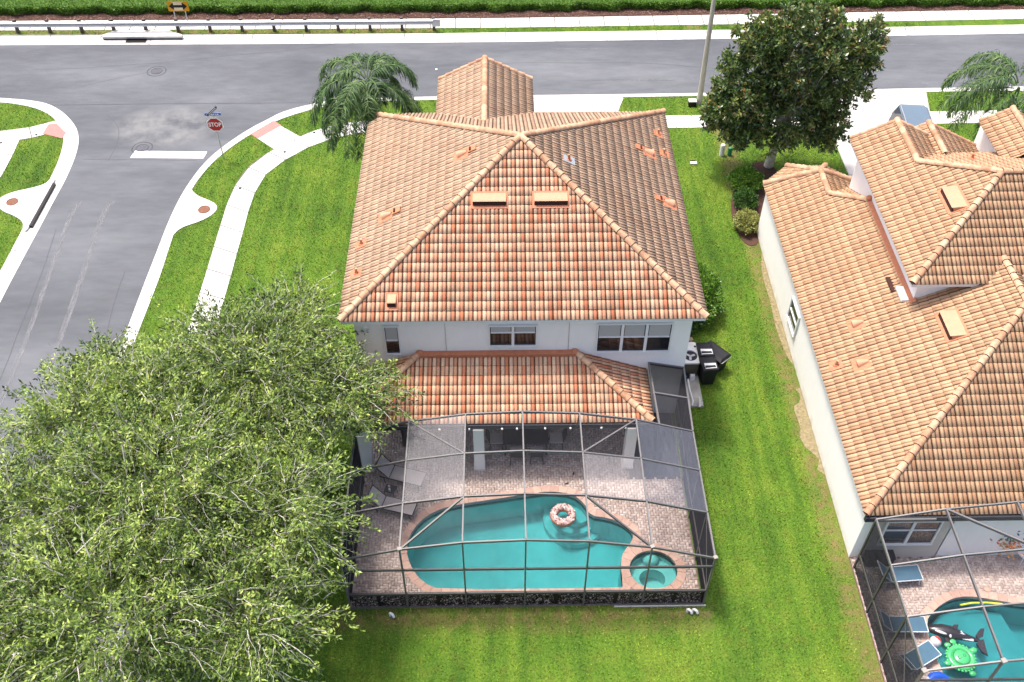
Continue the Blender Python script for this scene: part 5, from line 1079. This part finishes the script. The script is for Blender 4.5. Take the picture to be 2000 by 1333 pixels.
def oak(label, base_, lobes, n_spray, seed, group='spreading trees on the side lawn'):
    global rng; rng = np.random.default_rng(seed)
    t = thing('spreading_tree', label, 'tree', base_, 0, group); B = np.array(base_)
    vol = np.array([l[3]*l[4]*l[5] for l in lobes])**.7; which = rng.choice(len(lobes), n_spray, p=vol/vol.sum()); Lb = np.array(lobes)[which]
    dv = unit(rng.normal(0, 1, (n_spray, 3))); dv[:, 2] = np.where(dv[:, 2] < -.25, -dv[:, 2], dv[:, 2]); dv = unit(dv)
    # clumping: pull sprays towards clump directions
    nc = 20*len(lobes); cd = unit(rng.normal(0, 1, (nc, 3))); cd[:, 2] = np.abs(cd[:, 2])*1.0-.15; cd = unit(cd); ci = rng.integers(0, nc, n_spray)
    dv = unit(cd[ci]+dv*.30); cl_r = rng.random(nc)[ci]
    rad = (1-rng.random(n_spray)**1.6*.5)*(.82+.30*np.sin(ci*1.7)); o = Lb[:, :3]+dv*Lb[:, 3:6]*rad[:, None]-B
    dirn = unit(dv*np.array([1, 1, .55])+rng.normal(0, .38, (n_spray, 3))+np.array([0, 0, .05])); ln = rng.uniform(.6, 1.3, n_spray)*np.where(rng.random(n_spray) < .12, 1.6, 1)
    K = 7; s = np.linspace(0, 1, K); paths = o[:, None]+dirn[:, None]*(ln[:, None]*s)[..., None]; paths[..., 2] -= (ln[:, None]*s**2)*.30
    paths += rng.normal(0, .028, paths.shape)*(s[None, :, None] > 0)
    m_ = 36; tt = rng.uniform(.12, 1.0, (n_spray, m_)); P = o[:, None]+dirn[:, None]*(ln[:, None]*tt)[..., None]; P[..., 2] -= ln[:, None]*tt**2*.30
    side = rng.normal(0, 1, (n_spray, m_, 3)); P += side*.075*(1.25-tt)[..., None]
    D_ = unit(dirn[:, None]*.7+side*.55+np.array([0, 0, -.12])).reshape(-1, 3); P = P.reshape(-1, 3); n = len(P)
    V = leaf_quads(P, D_, rng.uniform(.09, .175, n), rng.uniform(.018, .034, n))
    r_ = np.clip(np.repeat(cl_r*.35+rng.random(n_spray)*.22, m_)+rng.random(n)*.43, 0, 1)
    link('crown', np_mesh('crown', V, np.arange(4*n).reshape(n, 4), [M['oak']], r_), t)['kind'] = 'stuff'
    pick = rng.random(n_spray) < .8; Vt, Ft = tubes_np(paths[pick], rng.uniform(.009, .018, pick.sum())*np.where(rng.random(pick.sum()) < .12, 1.5, 1), np.full(pick.sum(), .003))
    link('twigs', np_mesh('twigs', Vt, Ft, [M['bark']], np.zeros(len(Ft))), t)['kind'] = 'stuff'
    # limbs
    mb = MB(); top = Vector((0, 0, 2.4)); mb.tube([(0, 0, -.1), (.05, .03, 1.2), top], [.30, .22, .19], M['dbark'], 10); tr = mb.build('trunk', t)
    cc = unit(rng.normal(0, 1, (150, 3))); cc[:, 2] = np.abs(cc[:, 2]); wl = rng.integers(0, len(lobes), 150); ends = np.array(lobes)[wl][:, :3]+cc*np.array(lobes)[wl][:, 3:6]*.85-B
    mids = np.array(lobes)[wl][:, :3]*np.array([1, 1, .75])+rng.normal(0, .5, (150, 3))-B; st = np.tile(np.array([0, 0, 2.3]), (150, 1)); s = np.linspace(0, 1, 7)[None, :, None]
    pt = st[:, None]*(1-s)**2+2*mids[:, None]*s*(1-s)+ends[:, None]*s**2; pt += rng.normal(0, .09, pt.shape)*s; Vt, Ft = tubes_np(pt, rng.uniform(.05, .11, 150), np.full(150, .022), 5)
    link('branches', np_mesh('branches', Vt, Ft, [M['bark']], np.zeros(len(Ft))), t)['kind'] = 'stuff'
    return t
oak('loose light green tree nearest the house corner, overlapping its roof edge', (-2.4, -1.9, 0), [(-2.3, -2.2, 5.0, 2.6, 2.4, 2.3), (-4.1, -1.2, 4.6, 1.8, 1.7, 1.8), (-.2, -3.0, 4.6, 1.8, 1.6, 1.5), (-1.8, .1, 4.9, 1.7, 1.4, 1.6), (-2.6, -4.4, 4.8, 2.0, 1.6, 1.8), (1.0, -2.3, 4.3, 1.0, 1.0, .9)], 1950, 11)
oak('largest light green spreading tree filling the lower left of the view', (-4.6, -8.2, 0), [(-4.6, -7.6, 5.2, 3.6, 3.0, 3.0), (-1.3, -8.0, 4.9, 2.3, 2.2, 2.2), (-7.6, -4.6, 4.9, 2.4, 2.1, 2.2), (-5.6, -3.9, 5.2, 2.2, 1.8, 2.0), (-8.3, -8.3, 4.6, 2.5, 2.4, 2.2), (-5.0, -11.2, 5.0, 3.6, 2.3, 2.6), (-1.6, -11.0, 4.6, 2.1, 2.0, 2.0), (-7.9, -1.6, 4.2, 1.3, 1.2, 1.3), (-8.6, -11.5, 4.6, 2.2, 2.0, 2.0)], 5200, 12)
# magnolia
rng = np.random.default_rng(21)
t = thing('magnolia_tree', 'dark glossy magnolia tree with bronze leaf undersides beside the light pole', 'tree', (19.13, 16.38, 0)); B = np.array([19.13, 16.38, 0])
ml = [(19.5, 16.2, 6.5, 2.5, 1.9, 2.9), (17.2, 16.2, 4.6, 1.8, 1.7, 2.2), (21.3, 16.2, 5.0, 1.7, 1.7, 2.2), (19.2, 16.1, 3.2, 2.5, 1.8, 1.8), (16.2, 16.3, 3.4, 1.0, 1.3, 1.2), (22.3, 16.3, 6.7, 1.2, 1.3, 1.3), (17.6, 16.3, 7.0, 1.3, 1.4, 1.4), (17.2, 16.2, 2.4, 1.0, 1.2, 1.0), (21.4, 16.0, 2.6, 1.1, 1.2, 1.2)]
nk = 2300; vol = np.array([l[3]*l[4]*l[5] for l in ml])**.75; wh = rng.choice(len(ml), nk, p=vol/vol.sum()); Lb = np.array(ml)[wh]; dv = unit(rng.normal(0, 1, (nk, 3))); rad = rng.uniform(.55, 1.0, nk)*(.88+.2*np.sin(dv[:, 0]*5+wh*2)*np.sin(dv[:, 2]*6+wh)+.12*np.sin(dv[:, 0]*13+dv[:, 2]*11)); cc = Lb[:, :3]+dv*Lb[:, 3:6]*rad[:, None]-B
m_ = 24; out = unit(dv+np.array([0, 0, .4])+rng.normal(0, .3, (nk, 3))); ld = unit(out[:, None]*.6+rng.normal(0, .75, (nk, m_, 3))).reshape(-1, 3); P = np.repeat(cc, m_, 0)+ld*.05+rng.normal(0, .07, (nk*m_, 3)); n = len(P)
V = leaf_quads(P, ld, rng.uniform(.16, .26, n), rng.uniform(.04, .062, n)); r_ = np.clip(np.repeat(rng.random(nk)*.5, m_)+rng.random(n)*.55, 0, 1)
link('crown', np_mesh('crown', V, np.arange(4*n).reshape(n, 4), [M['magn']], r_), t)['kind'] = 'stuff'
mb = MB(); mb.tube([(0, 0, -.1), (.15, -.02, 1.5), (.45, -.1, 4), (.6, -.15, 7.6)], [.24, .19, .13, .05], M['bark'], 10)
mb.build('trunk', t); en = cc[rng.choice(nk, 90)]; s = np.linspace(0, 1, 5)[None, :, None]; z0 = rng.uniform(1.6, 5.5, 90); st = np.c_[z0*.1, z0*-.03, z0]; pt = st[:, None]*(1-s)+en[:, None]*s; Vt, Ft = tubes_np(pt, np.full(90, .05), np.full(90, .012), 4); link('branches', np_mesh('branches', Vt, Ft, [M['bark']], np.zeros(len(Ft))), t)['kind'] = 'stuff'
# palms
def palm(label, loc, H, fronds, seed):
    global rng; rng = np.random.default_rng(seed)
    t = thing('palm_tree', label, 'palm', loc, 0)
    mb = MB(); mb.tube([(0, 0, -.1), (.04, .03, H*.5), (0, 0, H)], [.17, .13, .12], M['bark'], 10)
    for k in range(int(H/.35)): mb.torus((0.02, .015, .3+k*.35), .14, .018, M['bark'], 12, 5)
    mb.build('trunk', t); mb = MB(); mb.tube([(0, 0, H-.1), (0, 0, H+.6)], [.12, .07], M['bush'], 10); mb.build('crownshaft', t)
    for az, el, L, droop in fronds:
        L *= 1.28 if seed == 31 else 1.1
        az, el = R(az), R(el); K = 12; s = np.linspace(0, 1, K); h = np.array([math.sin(az), math.cos(az), 0])
        th = el-droop*s; step = L/K; dx = np.cumsum(np.cos(th))*step; dz = np.cumsum(np.sin(th))*step; pts = h*dx[:, None]+np.array([0, 0, H+.5])+np.c_[np.zeros(K), np.zeros(K), dz]
        Vt, Ft = tubes_np(pts[None], np.array([.03]), np.array([.008]), 4)
        m_ = 120; ts = rng.uniform(.12, 1, m_*2)*(K-1); i0 = np.minimum(ts.astype(int), K-2); f = (ts-i0)[:, None]; p0 = pts[i0]*(1-f)+pts[i0+1]*f; tg = unit(pts[i0+1]-pts[i0]); sd = np.cross(tg, np.array([0, 0, 1.])); sd = unit(sd)*np.where(rng.random(m_*2) < .5, -1, 1)[:, None]
        ll = rng.uniform(.55, .85, m_*2)*np.sin(np.clip(ts/(K-1), .1, 1)*2.6+.3)**.5 if False else rng.uniform(.5, .8, m_*2)*(1.05-.45*np.abs(ts/(K-1)-.45)*2)
        d1 = unit(sd*.8+tg*.55+rng.normal(0, .22, (m_*2, 3))); d2 = unit(d1*.5+np.array([0, 0, -1.])*.9+rng.normal(0, .15, (m_*2, 3))); wv = unit(np.cross(d1, np.array([0, 0, 1.])+rng.normal(0, .3, (m_*2, 3))))*.016
        q1 = p0+d1*(ll*.35)[:, None]; q2 = q1+unit(d1+d2)*(ll*.3)[:, None]; q3 = q2+d2*(ll*.45)[:, None]
        V2 = np.stack([p0-wv*.5, p0+wv*.5, q1-wv, q1+wv, q2-wv, q2+wv, q3-wv*.2, q3+wv*.2], 1).reshape(-1, 3); b0 = np.arange(m_*2)*8; F2 = np.concatenate([np.c_[b0+a, b0+a+1, b0+a+3, b0+a+2] for a in (0, 2, 4)])
        r_ = np.concatenate([np.tile(rng.random(m_*2)*.7+rng.random()*.3, 1)]*3)
        V_ = np.concatenate([Vt, V2]); F_ = np.concatenate([Ft, F2+len(Vt)]); link('frond', np_mesh('frond', V_, F_, [M['palm']], np.concatenate([np.full(len(Ft), .8), r_])), t)
fr = [(-62, 60, 2.6, 2.4), (-85, 35, 2.6, 2.2), (-120, 45, 3.0, 2.3), (-150, 30, 3.1, 1.9), (-165, 10, 3.1, 1.5), (-140, 5, 2.9, 1.5), (175, 35, 2.4, 2.4), (120, 25, 2.4, 2.0), (95, 5, 2.3, 1.3), (60, 50, 2.4, 2.3), (30, 60, 2.2, 2.3), (5, 70, 1.9, 2.5), (-30, 65, 2.2, 2.4), (150, 60, 1.6, 2.6), (80, 72, 2.2, 2.6), (-100, 70, 2.2, 2.8), (-175, -5, 2.9, 1.1), (-130, -15, 2.3, 1.0), (45, 25, 1.7, 2.0), (105, 0, 2.1, 1.1), (-95, 15, 2.4, 1.9), (-158, 45, 2.8, 2.2), (-110, 5, 2.6, 1.6), (165, 15, 2.3, 1.9)]
palm('feathery palm with drooping fronds at the front left corner of the main roof', (-.15, 14.0, 0), 5.9, fr, 31)
palm('feathery palm cut by the right edge above the neighbour\'s roof', (28.9, 14.2, 0), 5.2, [(-75, 62, 3.6, 2.3), (-92, 42, 3.8, 2.0), (-60, 48, 3.6, 2.1), (-40, 70, 3.2, 2.3), (-110, 25, 3.6, 1.7), (-105, 55, 3.8, 2.3), (-130, 20, 3.0, 1.8), (-20, 60, 3.0, 2.3), (180, 20, 2.6, 1.8), (140, 30, 2.6, 1.8), (100, 40, 2.6, 2), (40, 50, 2.6, 2), (-150, -5, 2.6, 1.2), (-80, 10, 3.0, 1.4)], 32)
# hedge and shrubs
def shrub(name, label, cat, c, rad, n, mt, L, seed=5, group=None, stems=True):
    r = np.random.default_rng(seed); t = thing(name, label, cat, (c[0], c[1], 0), 0, group); dv = unit(r.normal(0, 1, (n, 3))); dv[:, 2] = np.abs(dv[:, 2])*1.1-.25; bumps = 1+.13*np.sin(dv[:, 0]*7+seed)*np.sin(dv[:, 1]*8)+.08*np.sin(dv[:, 2]*11)
    P = dv*np.array(rad)*(r.uniform(.75, 1.03, n)*bumps)[:, None]+np.array([0, 0, c[2]]); P[:, 2] = np.maximum(P[:, 2], .03); ld = unit(dv+r.normal(0, .7, (n, 3)))
    V = leaf_quads(P, ld, r.uniform(L*.7, L*1.2, n), r.uniform(L*.22, L*.34, n)); o = link('foliage', np_mesh('foliage', V, np.arange(4*n).reshape(n, 4), [M[mt]], r.random(n)), t); o['kind'] = 'stuff'
    mb = MB()
    for k in range(5): a_ = k*1.26; mb.tube([(0, 0, 0), (rad[0]*.5*math.cos(a_), rad[1]*.5*math.sin(a_), c[2])], [.03, .012], M['dbark'], 5)
    mb.build('stems', t)
shrub('shrub', 'rounded dark green shrub against the right side wall of the main house', 'shrub', (14.05, 6.35, .8), (1.0, 1.5, 1.05), 11000, 'hedge', .11, 3)
shrub('shrub', 'small dark green shrub touching the lower end of the larger one by the house', 'shrub', (13.5, 5.05, .35), (.6, .5, .45), 2500, 'bush', .1, 4)
shrub('variegated_shrub', 'yellow variegated shrub by the neighbour\'s side wall', 'shrub', (17.15, 11.55, .4), (.6, .72, .5), 3800, 'varieg', .10, 6)
shrub('shrub', 'dark shrub between the variegated one and the bay roof', 'shrub', (17.35, 13.1, .45), (.55, .7, .55), 3200, 'bush', .1, 7)
shrub('shrub', 'bright green shrub at the magnolia\'s foot, left of the bay roof', 'shrub', (17.6, 14.6, .5), (.8, .8, .6), 4500, 'hedge', .12, 8)
shrub('shrub', 'light green shrub behind the neighbour\'s bay roof', 'shrub', (20.6, 14.4, .5), (1.2, .8, .7), 5000, 'hedge', .12, 9)
shrub('shrub', 'dark green shrub below the palm on the far right, beside the garage gable', 'shrub', (28.3, 13.3, .6), (.8, .7, .8), 3000, 'palm', .2, 10)
mb = MB(); bed = smooth([(16.75, 10.8), (17.1, 10.2), (17.6, 10.4), (17.9, 12.4), (19.4, 13.2), (19.6, 16.2), (18.8, 16.9), (18.0, 16.2), (16.9, 14.2), (16.6, 12.4)], 2, True); mb.prism(bed, -.02, .03, M['mulchbed']); tag(mb.build('mulch_bed', kind='structure'))
mb = MB(); mb.prism([(-30, 31.62), (6.4, 31.56), (20.4, 31.8), (45, 32.4), (45, 36), (-30, 36)], -.02, .02, M['mulchbed']); mulch = mb.build('mulch_strip', kind='structure')
rng = np.random.default_rng(41)
n = 26000; X = rng.uniform(-26, 40, n); Y = rng.uniform(31.62, 32.6, n)+np.maximum(0, X-6)*.017; an = rng.uniform(0, 6.28, n); L = rng.uniform(.02, .055, n); w2 = rng.uniform(.008, .02, n); Z = rng.uniform(.025, .06, n)
V = np.stack([np.c_[X-np.cos(an)*L, Y-np.sin(an)*L, Z], np.c_[X+np.sin(an)*w2, Y-np.cos(an)*w2, Z+.012], np.c_[X+np.cos(an)*L, Y+np.sin(an)*L, Z+.01], np.c_[X-np.sin(an)*w2, Y+np.cos(an)*w2, Z]], 1).reshape(-1, 3)
tag(link('mulch_chips', np_mesh('mulch_chips', V, np.arange(4*n).reshape(n, 4), [M['mulch']], rng.random(n))), 'reddish brown bark chips between footpath and hedge', 'mulch', kind='stuff')
t = thing('hedge', 'long clipped bright green hedge behind the far footpath', 'hedge', (0, 33.6, 0))
n = 150000; X = rng.uniform(-27, 42, n); q = rng.random(n); top = q < .55
yy = np.where(top, rng.uniform(-1.2, 2.2, n), -1.25+rng.normal(0, .07, n)); zz = np.where(top, .56+rng.normal(0, .05, n), rng.uniform(.05, .56, n)); yy = yy+np.where(top, 0, .12*(1-zz))+.1*np.sin(X*1.9)+.08*np.sin(X*4.3)+np.maximum(0, X-6)*.012; zz = zz+.05*np.sin(X*2.7+yy*3)
P = np.c_[X, yy, zz]; ld = unit(np.c_[rng.normal(0, .6, n), np.where(top, 0, -1)+rng.normal(0, .5, n), np.where(top, 1, .2)+rng.normal(0, .5, n)])
V = leaf_quads(P, ld, rng.uniform(.06, .12, n), rng.uniform(.018, .035, n)); link('foliage', np_mesh('foliage', V, np.arange(4*n).reshape(n, 4), [M['hedge']], rng.random(n)), t)['kind'] = 'stuff'
mb = MB(); mb.prism([(-30, -1.05), (6, -1.05), (45, -.58), (45, 3), (-30, 3)], 0, .42, M['bush']); mb.build('stems', t)
